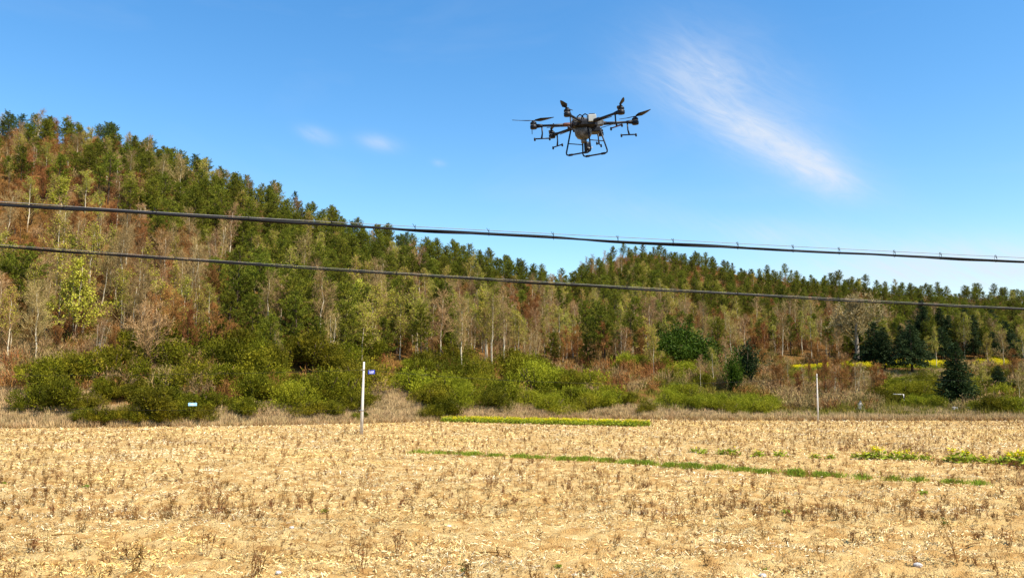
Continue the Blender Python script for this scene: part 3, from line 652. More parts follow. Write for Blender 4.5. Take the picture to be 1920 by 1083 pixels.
PV = protos('spreading', [bare(201, 8.5, .22, .12, 22, .55, .40, 5, twigs=6, twr=.02, llen=1.25)], M['redtwig'], M['dark_bark'], M['twig'])
spec('bare', 290, 702, 560, 'large spreading leafless brown tree rising from the dark bushes', pr=PV, wide=1.25)
WT_ = protos('white_stem', [bare(211, 11, .17, .34, 17, .78, leaves=500, lsize=.12), bare(212, 11.5, .17, .3, 18, .95, .10, 2, leaves=1400, lsize=.14), bare(213, 10, .15, .3, 15, .8)], M['lime'], M['pale_bark'], M['twig'])
spec('bare', 866, 712, 548, 'white stemmed tree with forked trunk among green bushes, nearest the flower strip end', var=0, pr=WT_, wide=.85)
spec('bud', 922, 706, 528, 'twin stemmed white trunked tree with lime green buds', var=1, pr=WT_, wide=.85)
spec('bare', 945, 700, 560, 'thin pale leafless tree just beside the twin stemmed tree', var=2, pr=WT_, wide=.7)
spec('bare', 566, 570, 424, 'tall pale leafless tree crossed by both cable bundles among the pines', var=0, pr=WT_, wide=.9)
spec('bare', 212, 580, 420, 'tall thin pale leafless tree over the russet slope, between the cable bundles', var=2, pr=WT_, wide=.7)
spec('bare', 335, 590, 455, 'slim pale leafless tree below the lower cable bundle on russet slope', var=2, pr=WT_, wide=.7)
SPR = protos('spring', [bare(261, 9, .14, .22, 17, .75, leaves=4200, lsize=.19), bare(262, 8, .13, .15, 16, .7, .3, 3, leaves=4200, lsize=.19), bare(263, 10, .14, .28, 18, .9, leaves=3800, lsize=.18, llen=.8)], M['bud'], M['pale_bark'], M['twig'])
spec('bud', 97, 440, 318, 'round topped bright yellow green tree just above the upper cable bundle', var=0, pr=SPR, wide=1.0)
spec('bud', 138, 655, 478, 'tall pale yellow green tree under the lower cable bundle', var=1, pr=SPR, wide=.95)
spec('bud', 85, 650, 550, 'small pale yellow tree beside the tall yellow green tree', var=1, pr=SPR, wide=.9)
spec('pine', 48, 625, 452, 'dark pine with bare lower trunk standing over the dry bank', var=4, wide=1.0)
spec('bud', 668, 640, 520, 'yellow green budding tree in front of the dark pines', var=0, pr=SPR, wide=.95)
spec('bud', 735, 645, 535, 'yellow olive budding tree uphill of the flower strip', var=2, pr=SPR, wide=.9)
spec('bud', 700, 640, 530, 'yellow green budding tree between two like it over the taller pole', var=1, pr=SPR, wide=.8)
spec('bud', 905, 660, 532, 'tall lime yellow tree behind the twin stemmed tree', var=2, pr=SPR, wide=.8)
spec('bud', 562, 540, 455, 'yellow budding tree at the foot of the tall pale tree', var=0, pr=SPR, wide=.8)
BIG = protos('great', [bare(221, 11, .40, .34, 24, .22, twigs=9, twr=.020, leaves=6500, lsize=.15, llen=1.75, curve=.55)], material('pale_buds', [(.26, .20, .10), (.40, .32, .17)], 1, 3, .8), material('grey_bark', [(.16, .12, .085), (.34, .28, .21)], 2, 4, .9), M['twig'])
spec('bud', 1606, 684, 535, 'great spreading tree with pale beige crown and bent grey trunk', pr=BIG, wide=1.15, name='great_tree')
CON = protos('cone', [cedar(231, 9, 2.3, .05, .24)], M['cedar'], M['dark_bark'], M['dark_bark'])
spec('cedar', 1790, 764, 640, 'dark cone shaped evergreen standing over two white stones', pr=CON, wide=1.25)
DARK = protos('evergreen', [bush(241, 2.0, 4.2, 4200, .2, 10, .2), bush(242, 1.3, 6.0, 4200, .2, 12, .6)], M['cedar'], M['dark_bark'], M['dark_bark'])
spec('cedar', 1452, 640, 596, 'small round dark evergreen alone on the russet slope', pr=DARK, var=0, wide=1.0, name='evergreen_tree', cat='evergreen')
GLO = protos('laurel', [bush(251, 3.3, 5.4, 8200, .24, 22, .15), bush(252, 1.5, 6.2, 4600, .24, 13, .5)], M['glossy'], M['dark_bark'], M['dark_bark'])
spec('cedar', 1278, 688, 596, 'bright glossy green broadleaf tree on the low slope', pr=GLO, var=0, wide=1.15, name='broadleaf_tree', cat='tree')
spec('cedar', 1254, 690, 622, 'smaller glossy green broadleaf tree leaning on the bright one', pr=GLO, var=0, wide=1.3, name='broadleaf_tree', cat='tree', rz=2.0)
spec('cedar', 1303, 692, 628, 'low glossy green broadleaf tree under the bright one', pr=GLO, var=0, wide=1.3, name='broadleaf_tree', cat='tree', rz=4.0)
spec('cedar', 1374, 738, 640, 'narrow ivy green tree beside a dark leaning evergreen', pr=GLO, var=1, wide=.8, name='broadleaf_tree', cat='tree')
spec('cedar', 1398, 722, 632, 'dark leaning evergreen beside the narrow ivy green tree', pr=DARK, var=1, wide=1.3, name='evergreen_tree', cat='evergreen')
for px, pb, pt, lab, v, wd in ((1640, 694, 598, 'dark layered conifer with shaded trunk at the near end of the yellow terrace', 1, 1.15), (1657, 698, 612, 'dark conifer close beside the near end conifer of the terrace', 0, 1.0),
                          (1708, 702, 606, 'brownish dark conifer with clear trunk before the yellow flowers', 1, 1.2), (1612, 668, 605, 'blackish evergreen behind the bent trunk of the great tree', 2, 1.1),
                          (1732, 668, 560, 'tall bluish dark spruce behind the yellow terrace', 2, .9), (1765, 655, 575, 'dark conifer above the tip of the cone shaped evergreen', 0, 1.0)):
    spec('cedar', px, pb, pt, lab, var=v, wide=wd)
for px, pb, pt, kd, lab, v, wd in ((1460, 742, 662, 'russet', 'brown leafless tree with forked trunk by the concrete slab', 0, 1.1), (1516, 726, 668, 'russet', 'thin dark leafless sapling near the shorter pole', 2, .6),
        (1545, 762, 655, 'russet', 'leafless brown sapling just behind the shorter pole', 2, .8), (1575, 760, 668, 'russet', 'tan leafless sapling in the thicket right of the shorter pole', 0, 1.0), (1600, 757, 672, 'bare', 'pale leafless sapling above the grey cone of stones', 4, .9),
        (1632, 752, 676, 'russet', 'spreading tan leafless sapling by the terrace bank', 1, 1.2), (1490, 752, 690, 'russet', 'short leafless bush tree left of the shorter pole', 1, 1.0), (1754, 690, 606, 'bud', 'slender olive tree on the yellow terrace', 3, .7), (1880, 690, 612, 'bare', 'grey leafless tree by the end of the yellow terrace', 1, .8),
        (1905, 765, 690, 'bare', 'leafless sapling among green bushes past the cone shaped evergreen', 3, .7), (1335, 730, 648, 'bud', 'olive budding sapling beside the glossy broadleaf tree', 0, .9), (1312, 728, 660, 'bare', 'pale thin sapling in front of the glossy broadleaf tree', 3, .8),
        (1850, 690, 620, 'bud', 'pale olive sapling behind the yellow terrace', 1, .8), (1430, 700, 640, 'russet', 'reddish leafless sapling behind the concrete slab', 0, 1.0), (1530, 690, 628, 'russet', 'reddish leafless sapling beyond the yellow flowers', 1, 1.1)):
    spec(kd, px, pb, pt, lab, var=v, wide=wd)

for px, pb, pt, kd, lab, v, wd in ((1560, 752, 676, 'bare', 'thin grey leafless sapling directly right of the shorter pole', 4, .9), (1588, 745, 680, 'russet', 'low rusty leafless sapling left of the grey cone of stones', 1, 1.2), (1618, 742, 682, 'bare', 'grey branching sapling right of the grey cone of stones', 2, 1.0), (1505, 745, 676, 'bare', 'grey leafless sapling left of the shorter pole base', 2, .9),
        (1475, 722, 664, 'bare', 'slender grey sapling over the right end of the slab', 3, .8), (1650, 738, 690, 'russet', 'rusty small sapling at the foot of the terrace bank', 0, 1.2), (1700, 745, 702, 'bud', 'small olive shrub tree above the short white post', 2, 1.3), (1740, 735, 690, 'bud', 'small olive shrub tree left of the cone evergreen', 2, 1.3), (1838, 740, 680, 'bud', 'olive shrub tree right of the cone evergreen', 1, 1.1),
        (1868, 745, 684, 'cedar', 'short dark conifer right of the cone evergreen', 0, 1.2), (1895, 720, 650, 'russet', 'rusty leafless tree near the right edge terrace', 0, 1.1), (1918, 700, 610, 'bud', 'olive tree at the right edge above the terrace', 0, 1.0), (1360, 700, 628, 'bare', 'pale leafless tree behind the narrow ivy green tree', 1, .9), (1300, 690, 610, 'bud', 'yellow olive tree right of the glossy broadleaf tree', 0, .9),
        (1225, 700, 610, 'bud', 'yellow olive tree left of the glossy broadleaf tree', 1, .9), (1130, 690, 600, 'russet', 'dark brown leafless tree rising from yellow green bushes', 0, 1.0), (1165, 690, 606, 'bare', 'pale leafless tree behind the yellow green bushes', 4, .9), (620, 690, 575, 'bare', 'pale leaning leafless tree left of the taller pole', 4, .8), (20, 670, 560, 'bare', 'grey leafless tree at the left edge over the dry bank', 1, .9),
        (180, 690, 590, 'bare', 'grey leafless tree left of the great leafless tree', 4, .8), (430, 690, 590, 'russet', 'russet leafless tree right of the great leafless tree', 1, 1.0), (520, 690, 600, 'bare', 'grey many stemmed tree in the green bushes right of the tag', 2, .9)):
    spec(kd, px, pb, pt, lab, var=v, wide=wd)
# ------------------------------------------------------------------ dry grass on banks, weeds and stubble
def terrain_pts(n, pxr, dr, g, jit=0):
    px = g.uniform(*pxr, n); d = g.uniform(*dr, n); a = np.interp(px, [-600, 2500], [ray(-600, 760)[0], ray(2500, 760)[0]]); yb = np.interp(a, _ag, YB); Yv = yb + d; x = a * Yv
    return np.stack([x, Yv, np.maximum(height(x, Yv), -.05) - .03], 1)
gt = np.random.default_rng(31)
tuf = [np_mesh('grass_tuft', *tuft(80 + i, 44, .75 + .15 * i, .05, .4, .22), [M['straw_bank']]) for i in range(4)]
P_ = np.concatenate([terrain_pts(2600, (-60, 1980), (-.6, 1.2), gt), terrain_pts(900, (-60, 190), (.3, 9), gt), terrain_pts(700, (190, 420), (.3, 3), gt), terrain_pts(900, (400, 665), (.2, 4.5), gt), terrain_pts(1500, (680, 790), (1, 17), gt), terrain_pts(1700, (790, 1240), (.5, 5.5), gt), terrain_pts(1300, (1220, 1960), (.5, 8), gt), terrain_pts(900, (1640, 1840), (6, 14), gt), terrain_pts(700, (1620, 1790), (40, 48), gt), terrain_pts(500, (-60, 170), (10, 18), gt)])
scatter('dry_grass', P_, gt.uniform(.35, .95, len(P_)), tuf, 'tall dry tan grass fringing the banks at the field edge', 'dry grass', .12)
gtuf = [np_mesh('green_tuft', *tuft(90 + i, 30, .16 + .05 * i, .022, .6, .16), [M['grass']]) for i in range(3)]
def line_pts(a, b, n, wid, g):
    a, b = on_field(*a), on_field(*b); t = g.random(n); t = t[noise2(t * 19, t * 0, 3) > .46]; n = len(t); k = g.normal(size=n) * wid
    d = np.array([b.x - a.x, b.y - a.y]); L = np.linalg.norm(d); d /= L; x = a.x + (b.x - a.x) * t - d[1] * k; y = a.y + (b.y - a.y) * t + d[0] * k
    return np.stack([x, y, field_z(x, y)], 1)
P_ = np.concatenate([line_pts((772, 848), (880, 852), 260, .35, gt), line_pts((870, 852), (1100, 864), 1100, .20, gt), line_pts((1080, 862), (1300, 876), 1400, .20, gt), line_pts((1280, 875), (1540, 893), 1700, .22, gt), line_pts((1540, 893), (1840, 908), 420, .25, gt)])
scatter('grass_strip', P_, gt.uniform(.7, 1.5, len(P_)), gtuf, 'narrow strip of green grass running obliquely across the field', 'grass', .1)
P_ = np.concatenate([terrain_pts(1800, (1460, 1720), (1.2, 11), gt), terrain_pts(500, (1410, 1470), (14, 26), gt)])
scatter('bank_grass', P_, gt.uniform(1.2, 2.6, len(P_)), gtuf, 'green grass on the low bank behind the shorter pole', 'grass', .1)
M['olive'] = material('olive_grass', [(.10, .090, .010), (.21, .18, .024), (.36, .28, .07)], .8, 4, .8, rand=.3, hue=.03, transl=.15)
otuf = [np_mesh('olive_tuft', *tuft(180 + i, 40, .5 + .2 * i, .045, .5, .3), [M['olive']]) for i in range(3)] + [gtuf[2]]
P_ = np.concatenate([terrain_pts(5200, (1270, 1990), (5, 50), gt), terrain_pts(1400, (1500, 1990), (4, 30), gt), terrain_pts(800, (780, 1300), (4, 22), gt)])
scatter('rough_grass', P_, gt.uniform(.7, 1.7, len(P_)), otuf, 'rough olive and tan grass covering the terraces below the far hill', 'grass', .12)
btuf = []
for i in range(4):
    V, Q, I = brush(190 + i, 1.7 + .3 * i, 46); btuf.append(np_mesh('scrub', V, Q, [M['redtwig'] if i == 0 else M['olive'] if i == 1 else M['twig']], I))
P_ = np.concatenate([terrain_pts(260, (1470, 1640), (9, 34), gt), terrain_pts(200, (1290, 1480), (24, 60), gt), terrain_pts(120, (1780, 1960), (8, 60), gt), terrain_pts(260, (-40, 420), (6, 22), gt)])
scatter('scrub', P_, gt.uniform(.7, 1.25, len(P_)), btuf, 'tan leafless scrub thicket on the terrace behind the shorter pole', 'scrub', .1)
# rape
rp_y = [np_mesh('rape_plant', *(lambda r: (r[0], r[1], [M['rape_leaf'], M['rape_flower']], r[2]))(rape(100 + i, .75, 7 + 5 * i, 44))) for i in range(3)]
rp_f = [np_mesh('rape_flowering', *(lambda r: (r[0], r[1], [M['rape_leaf'], M['rape_flower']], r[2]))(rape(110 + i, .9, 90, 16))) for i in range(2)]
def strip_pts(a, b, n, wid, g):
    a, b = on_field(*a), on_field(*b); t = g.random(n); k = g.uniform(-wid, wid, n); d = np.array([b.x - a.x, b.y - a.y]); d /= np.linalg.norm(d)
    x = a.x + (b.x - a.x) * t - d[1] * k; y = a.y + (b.y - a.y) * t + d[0] * k; return np.stack([x, y, 0 * x], 1)
P_ = strip_pts((835, 790), (1212, 799), 1700, 1.1, gt); P_ = P_[(noise2(P_[:, 0] / 1.1, P_[:, 1] / .6, 7) + gt.normal(size=len(P_)) * .12) > .40]
scatter('rapeseed_strip', P_, gt.uniform(.35, 1.1, len(P_)), rp_y, 'thin strip of flowering yellow green rapeseed at the far field edge', 'rapeseed', .1)
def terr_rect(px0, px1, py, n, depth, g):
    out = []
    for i in range(n):
        px = g.uniform(px0, px1); Yv = Ybase_c(px, py) + g.uniform(0, depth); p = on_ground(px, Yv); out.append((p.x, p.y, p.z - .1))
    return np.array(out)
_yc = {}
def Ybase_c(px, py):
    k = (round(px / 20), py)
    if k not in _yc: _yc[k] = Ybase(k[0] * 20, py)
    return _yc[k]
P_ = np.concatenate([terr_rect(1335, 1360, 692, 60, 5, gt), terr_rect(1418, 1470, 693, 260, 6, gt), terr_rect(1476, 1525, 694, 260, 6, gt), terr_rect(1535, 1552, 692, 70, 5, gt), terr_rect(1580, 1640, 692, 260, 8, gt)])
scatter('rapeseed_plot', P_, gt.uniform(1.0, 1.5, len(P_)), rp_f[:1] + rp_y[1:], 'small plot of yellow rapeseed behind the leafless saplings', 'rapeseed', .1)
P_ = np.concatenate([terr_rect(1655, 1770, 690, 1300, 14, gt), terr_rect(1825, 1892, 690, 420, 9, gt)])
scatter('rapeseed_terrace', P_, gt.uniform(1.0, 1.5, len(P_)), rp_f + rp_y[2:], 'yellow rapeseed field on the raised terrace under dark conifers', 'rapeseed', .1)
# single rapeseed clumps in the near row: each a thing
clumps = [(1300, 848, .55, 0), (1318, 850, .7, 0), (1353, 852, .6, 0), (1372, 853, .85, 0), (1422, 856, .7, 1), (1462, 857, .65, 1), (1528, 858, .6, 1), (1558, 859, .5, 1), (1606, 860, .6, 1), (1625, 861, .8, 1), (1645, 861, 1.0, 2), (1668, 862, .7, 1), (1690, 863, .95, 2), (1712, 863, .7, 1), (1735, 864, .65, 0),
          (1782, 866, .7, 1), (1802, 867, 1.1, 2), (1826, 867, .75, 1), (1850, 868, .8, 1), (1880, 870, .9, 0), (1900, 870, 1.0, 2), (1918, 871, 1.25, 2)]
rpn = [np_mesh('rape_clump', *(lambda r: (r[0], r[1], [M['rape_leaf'], M['rape_flower']], r[2]))(rape(130 + i, .75, f, 60))) for i, f in enumerate((4, 18, 64))]
where = ['leafy green', 'budding yellow green', 'bright yellow flowering']
for i, (px, py, s, v) in enumerate(clumps):
    p = on_field(px, py); o = bpy.data.objects.new('rapeseed_clump', rpn[v]); col.objects.link(o); o.location = (p.x, p.y, float(field_z(p.x, p.y)) - .02); o.scale = (s * 1.7, s * 1.7, s * .95); o.rotation_euler = (0, 0, random.uniform(0, 6.28))
    tag(o, f'{where[v]} rapeseed clump in the sparse row across the right of the field', 'rapeseed', where[v] + ' clumps in the rapeseed row')
# standing dry weeds: the nearest and tallest as things
wm_ = []
for i in range(9):
    V, Q, I = weed(140 + i, (.42, .6, .8, .5, .35, .7, .55, .45, .9)[i], (3, 4, 3, 5, 2, 2, 4, 3, 2)[i], (30, 46, 34, 60, 14, 22, 40, 26, 30)[i]); wm_.append(np_mesh('dry_weed', V, Q, [M['dry'], M['dry']], I))
gw = np.random.default_rng(41); cnt = 0
while cnt < 270:
    px, py = gw.uniform(-10, 1930), 845 + 245 * gw.random() ** 1.5; p = on_field(px, py)
    if fbm(np.array([p.x / 4.0]), np.array([p.y / 3.0]), 51, 2)[0] < -.02 and gw.random() < .75: continue
    wv = int(gw.integers(0, 9)); o = bpy.data.objects.new('dry_weed', wm_[wv]); col.objects.link(o); s = gw.uniform(.5, 1.05); o.scale = (s * 1.1, s * 1.1, s); o.location = (p.x, p.y, float(field_z(p.x, p.y)) - .02); o.rotation_euler = (gw.normal() * .12, gw.normal() * .12, gw.uniform(0, 6.28))
    q1 = ('bushy' if wv in (1, 3, 6) else 'thin' if wv in (4, 5, 8) else 'branching') ; q2 = 'tall' if s * (.42, .6, .8, .5, .35, .7, .55, .45, .9)[wv] > .45 else 'short'
    q3 = next(t for lim, t in ((160, 'at the left edge'), (340, 'before the great leafless tree'), (520, 'before the pale blue tag'), (680, 'left of the taller pole'), (840, 'right of the taller pole'), (1000, 'before the flower strip start'), (1160, 'below the drone'), (1320, 'before the glossy broadleaf tree'), (1480, 'before the concrete slab'), (1640, 'before the shorter pole'), (1780, 'before the yellow terrace'), (9999, 'at the right edge')) if px < lim)
    q4 = 'level with the grass strip' if py < 880 else 'in mid field' if py < 940 else 'in the near field' if py < 1010 else 'at the bottom of the view'
    tag(o, f'{q2} {q1} withered weed {q3}, {q4}', 'weed', f'{q2} {q1} withered weeds {q3}, {q4}'); cnt += 1
n = 15000; px = gw.uniform(-60, 1980, n); py = 788 + 190 * gw.random(n) ** 1.6; Pn = []
for a, b in zip(px, py):
    p = on_field(a, b); yb_ = float(np.interp(p.x / p.y, _ag, YB))
    if p.y > yb_ + 1: continue
    dens = .10 + (.12 if b < 840 else .07 if b < 905 else 0) + 1.3 * max(0, fbm(np.array([p.x / 9]), np.array([p.y / 9]), 61, 2)[0]) + (.35 if a > 1210 and b < 835 else 0) + (.15 if 640 < a < 1900 and b < 850 else 0)
    if gw.random() < dens: Pn.append((p.x, p.y, float(field_z(p.x, p.y))))
sc_ = list(gw.uniform(.30, .80, len(Pn)))
for a, b in zip(gw.uniform(-40, 1960, 5200), 860 + 235 * gw.random(5200)):      # low broken stalks between the weeds
    p = on_field(a, b)
    if fbm(np.array([p.x / 2.5]), np.array([p.y / 1.8]), 81, 2)[0] + gw.normal() * .12 > .0: Pn.append((p.x, p.y, float(field_z(p.x, p.y)) - .02)); sc_.append(gw.uniform(.12, .34))
scatter('stubble', np.array(Pn), np.array(sc_), wm_, 'brown stubble and withered weeds spread over the far field', 'stubble', .1)
# straw litter lying on the soil
gs2 = np.random.default_rng(55); n = 600000
Yv = 13 + 92 * gs2.random(n) ** 2.0; Xv = gs2.uniform(-.80, .80, n) * (Yv + 3)
keep = (.13 * np.sin((Xv * FN[0] + Yv * FN[1] + .5 * fbm(Xv / 7, Yv / 7, 5, 2)) * 2 * math.pi / 1.9) + fbm(Xv / 1.6, Yv / 1.1, 71, 3) + gs2.normal(size=n) * .28) > -.02; keep &= Yv < col_at(Xv, Yv)[0] + 1; Xv, Yv = Xv[keep], Yv[keep]; n = len(Xv)
ang = gs2.normal(size=n) * .8 + .3; L = gs2.uniform(.025, .12, n) * (.75 + Yv / 45); wd = gs2.uniform(.006, .013, n) * (.8 + Yv / 28); tl = gs2.normal(size=n) * .42
D = np.stack([np.cos(ang) * np.cos(tl), np.sin(ang) * np.cos(tl), np.sin(tl)], 1); Pb = np.stack([Xv, Yv, field_z(Xv, Yv) + gs2.uniform(.004, .035, n) + np.maximum(0, -np.sin(tl)) * L], 1)
S = np.cross(D, np.array([0, 0, 1.0]) + gs2.normal(size=(n, 3)) * .5); S /= np.linalg.norm(S, axis=1, keepdims=True); S *= wd[:, None] * .5
V = np.stack([Pb - S, Pb + S, Pb + D * L[:, None] + S, Pb + D * L[:, None] - S], 1).reshape(-1, 3)
pal = np.array([(.80, .61, .285), (.70, .50, .205), (.84, .70, .42), (.54, .325, .108), (.63, .485, .22), (.26, .12, .04), (.09, .04, .013)]); cid = gs2.choice(7, n, p=[.25, .19, .14, .12, .08, .10, .12])  # straw and dark litter; the darkest bits also paint specks of shade
pt = fbm(Xv / 3.2, Yv / 1.5, 91, 3)[:, None]; pu = fbm(Xv / 5 + 40, Yv / 2.2, 95, 2)[:, None]
cc = pal[cid] * gs2.uniform(.8, 1.1, (n, 1)) * (1 + .75 * np.clip(pt, -.5, .22)) * (1 + np.clip(pu, -.5, .5) * np.array([[.0, -.12, -.55]])); cc = np.concatenate([cc, np.ones((n, 1))], 1)
me = np_mesh('straw_litter', V, np.arange(4 * n).reshape(n, 4), attr_material('straw')); add_attr(me, np.repeat(cc, 4, 0))
o = bpy.data.objects.new('straw_litter', me); col.objects.link(o); tag(o, 'pale straw and leaf litter strewn over the whole field', 'straw', kind='stuff')
# green weeds, fallen stalks, white stones
gwm = []
for i in range(3):
    V, Q, I = weed(160 + i, .3, 5, 90, lsz=.10); gwm.append(np_mesh('green_weed', V, Q, [M['grass'], M['glossy'] if i == 0 else M['grass']], I))
for px, py, s, v, lab in ((872, 1068, .8, 0, 'dark green leafy weed nearest the bottom edge of the field'), (612, 966, .7, 1, 'small green weed left of the middle of the field'), (165, 914, .8, 1, 'olive green weed clump in the left of the field'), (10, 907, .9, 1, 'green weed clump at the left edge of the field'), (440, 841, .9, 2, 'low green weed patch near the taller pole'),
                         (1735, 930, 1.0, 1, 'olive weed clump below the end of the grass strip'), (1478, 966, .8, 1, 'small green weed in the right half of the field'), (1433, 1070, .5, 2, 'tiny bright green weed at the bottom right'), (1775, 985, .8, 0, 'dark weed clump in the right foreground'), (565, 843, .8, 2, 'low green weed between the taller pole and the field middle'), (1050, 1066, .5, 1, 'small grey green weed near the bottom middle')):
    p = on_field(px, py); o = bpy.data.objects.new('green_weed', gwm[v]); col.objects.link(o); o.location = (p.x, p.y, float(field_z(p.x, p.y)) - .03); o.scale = (s, s, s * .8); tag(o, lab, 'weed', 'green weeds in the field')
for px, py, L, rz, lab in ((925, 1044, .75, -.2, 'thick fallen brown stalk lying at the bottom middle of the field'), (1128, 914, .5, .1, 'fallen grey stalk below the grass strip'), (1830, 1025, .9, .5, 'reddish fallen stalk at the right edge'), (1165, 962, .4, .1, 'short fallen stalk in the middle of the field'), (1380, 920, .6, .05, 'fallen dark stalk under the long grass strip'), (120, 1008, .7, .1, 'pale fallen stalk at the lower left')):
    p = on_field(px, py); b = MB(); pts = [(-L / 2, 0, 0), (-L * .2, .015, .03), (L * .15, -.01, .035), (L / 2, .02, .01)]; b.tube(pts, [.020, .018, .016, .012], 6); b.tube([(-L * .2, .015, .03), (-L * .12, .07, .06)], [.009, .004], 5)
    o = b.build('fallen_stalk', M['dry'], None, True); o.location = (p.x, p.y, float(field_z(p.x, p.y)) + .02); o.rotation_euler = (0, 0, rz); tag(o, lab, 'stalk', 'fallen stalks in the field')
def rock(name, loc, size, seed, mat_, label, group=None, sub=2):
    import bmesh
    bm = bmesh.new(); bmesh.ops.create_icosphere(bm, subdivisions=sub, radius=1.0); g = np.random.default_rng(seed); off = g.uniform(0, 50, 3)
    for v in bm.verts:
        c = np.array(v.co); k = 1 + .35 * fbm(np.array([c[0] * 1.6 + off[0]]), np.array([c[1] * 1.6 + c[2] * 2.1 + off[1]]), 4, 3)[0]; v.co = Vector((c[0] * size[0] * k, c[1] * size[1] * k, c[2] * size[2] * k))
    me = bpy.data.meshes.new(name); bm.to_mesh(me); bm.free(); me.materials.append(mat_); o = bpy.data.objects.new(name, me); col.objects.link(o); o.location = loc; return tag(o, label, 'stone', group)
for i, (px, py, s, lab) in enumerate(((1721, 1059, .085, 'round white stone near the bottom right of the field'), (842, 984, .06, 'small bluish white stone in the middle of the field'), (1430, 1078, .07, 'flat white stone at the bottom edge'), (547, 996, .06, 'pale yellowish stone in the left half of the field'), (1588, 935, .055, 'small white stone in the right half of the field'), (522, 1076, .06, 'white stone at the lower left bottom edge'), (1077, 1075, .05, 'tiny white stone at the bottom middle'))):
    p = on_field(px, py); rock('field_stone', (p.x, p.y, float(field_z(p.x, p.y)) + s * .45), (s * 1.3, s, s * .75), 300 + i, M['stone'], lab, 'white stones in the field')
for i, (px, py, dx, sz, lab) in enumerate(((1781, 771, 0, (.7, .5, .85), 'white upright stone left of the cone evergreen trunk'), (1808, 770, 0, (.65, .5, .8), 'white upright stone right of the cone evergreen trunk'))):
    Yv = Ybase(px, py + 6); p = on_ground(px, Yv); g_ = np.random.default_rng(320 + i); b = MB(); b.box((0, 0, sz[2] * .4), (sz[0] * 1.3, sz[1], sz[2] * 1.5), None, 0, .72)
    b.box((sz[0] * (.5 - i) * 1.2, .15, sz[2] * .2), (sz[0] * .8, sz[1] * .9, sz[2] * .9), Matrix.Rotation(.4, 3, 'Z'), 0, .6); b.v = [tuple(np.array(v_) + g_.normal(size=3) * .09) for v_ in b.v]
    o = b.build('white_stone', M['stone'], None, False, .08); o.location = (p.x, p.y - .4, p.z); tag(o, lab, 'stone', 'white stones under the cone evergreen')
Yv = Ybase(1607, 776); p = on_ground(1607, Yv); b = MB(); b.lathe([(1.05, -.3), (.9, .3), (.55, .9), (.2, 1.5), (.05, 1.75)], 9)
gq = np.random.default_rng(3); b.v = [(v[0] + gq.normal() * .08, v[1] + gq.normal() * .08, v[2] + gq.normal() * .05) for v in b.v]
o = b.build('stone_cairn', M['greystone']); o.location = p; tag(o, 'small grey cone of stones on the green bank', 'stone')
# concrete slab bridge on the terrace, marker post with arm
Yv = Ybase(1440, 728); p = on_ground(1440, Yv); r = empty('slab_bridge', (p.x, p.y + 1.0, p.z - .25)); zt = (728 - 716) / F_PX * Yv
b = MB(); b.box((.4, 0, zt * .75), (4.6, 1.8, .2)); b.build('deck', M['concrete'], r, bevel=.02)
for sx, sw in ((-1.6, .7), (1.6, 2.2)): b = MB(); b.box((sx, .3, zt * .375 - .4), (sw, 1.3, zt * .75 + .55)); b.build('abutment', M['greystone'], r, bevel=.02)
tag(r, 'pale concrete slab spanning a dark gap on the terrace', 'slab')
Yv = Ybase(1689, 762); p = on_ground(1689, Yv); r = empty('marker_post', p); hh = (762 - 739) / F_PX * Yv
b = MB(); b.tube([(0, 0, -.3), (0, 0, hh)], [.07, .06], 8); b.build('post', M['concrete'], r, True)
b = MB(); b.tube([(.1, 0, hh - .04), (-1.5, .1, hh + .02)], [.045, .04], 6); b.build('arm', M['concrete'], r, True)
tag(r, 'short white post with a side arm on the grassy bank', 'post')

# ------------------------------------------------------------------ utility poles and their thin wires
def pole(px, pyb, pyt, wt, wb, label, brackets):
    p = on_field(px, pyb); Yv = p.y; top = at(px, pyt, Yv).z; r = empty('utility_pole', (p.x, p.y, 0)); b = MB()
    b.tube([(0, 0, -.4), (0, 0, top * .5), (0, 0, top - .05), (0, 0, top)], [wb / 2, (wb + wt) / 4, wt / 2, wt / 2 * .8], 16); b.build('shaft', M['concrete'], r, True)
    for z in brackets:
        rr = wb / 2 + (wt - wb) / 2 * z / top + .012; b = MB(); b.tube([(0, 0, z - .05), (0, 0, z + .05)], [rr, rr], 14); b.tube([(-rr, -.02, z), (-rr - .16, -.02, z)], [.03, .03], 6); c = b.build('clamp', M['steel'], r, True)
    r.rotation_euler = (R(.6), R(.7), .4); tag(r, label, 'utility pole', 'utility poles in the field'); return Vector((p.x, p.y, 0)), top
p1, t1 = pole(677.5, 814, 678, .17, .31, 'taller white concrete pole standing in the field below the blue tag', [at(678, 693, on_field(677.5, 814).y).z, at(678, 769, on_field(677.5, 814).y).z])
p2, t2 = pole(1534, 791, 700, .11, .23, 'shorter weathered concrete pole before the leafless saplings', [at(1534, 706, on_field(1534, 791).y).z])
def wire(name, pts, r, mat_, label, group=None, parent=None, n=5):
    b = MB(); b.tube(pts, r, n); o = b.build(name, mat_, parent, True); return tag(o, label, 'wire', group) if label else o
def sag(a, b, s, n=24): return [a.lerp(b, i / n) - Vector((0, 0, s * 4 * (i / n) * (1 - i / n))) for i in range(n + 1)]
y1, y2 = p1.y, p2.y
wa = Vector((p1.x, y1, at(678, 693, y1).z)); wb_ = Vector((p2.x, y2, at(1534, 706, y2).z))
wire('overhead_wire', sag(wa, wb_, 1.05), .016, M['cable'], 'thin dark wire sagging between the two concrete poles')
wl = Vector((-60, 64, at(0, 699, 64).z)); wire('overhead_wire', sag(wl, wa, .35), .016, M['cable'], 'thin dark wire running from the taller pole top to the left edge')
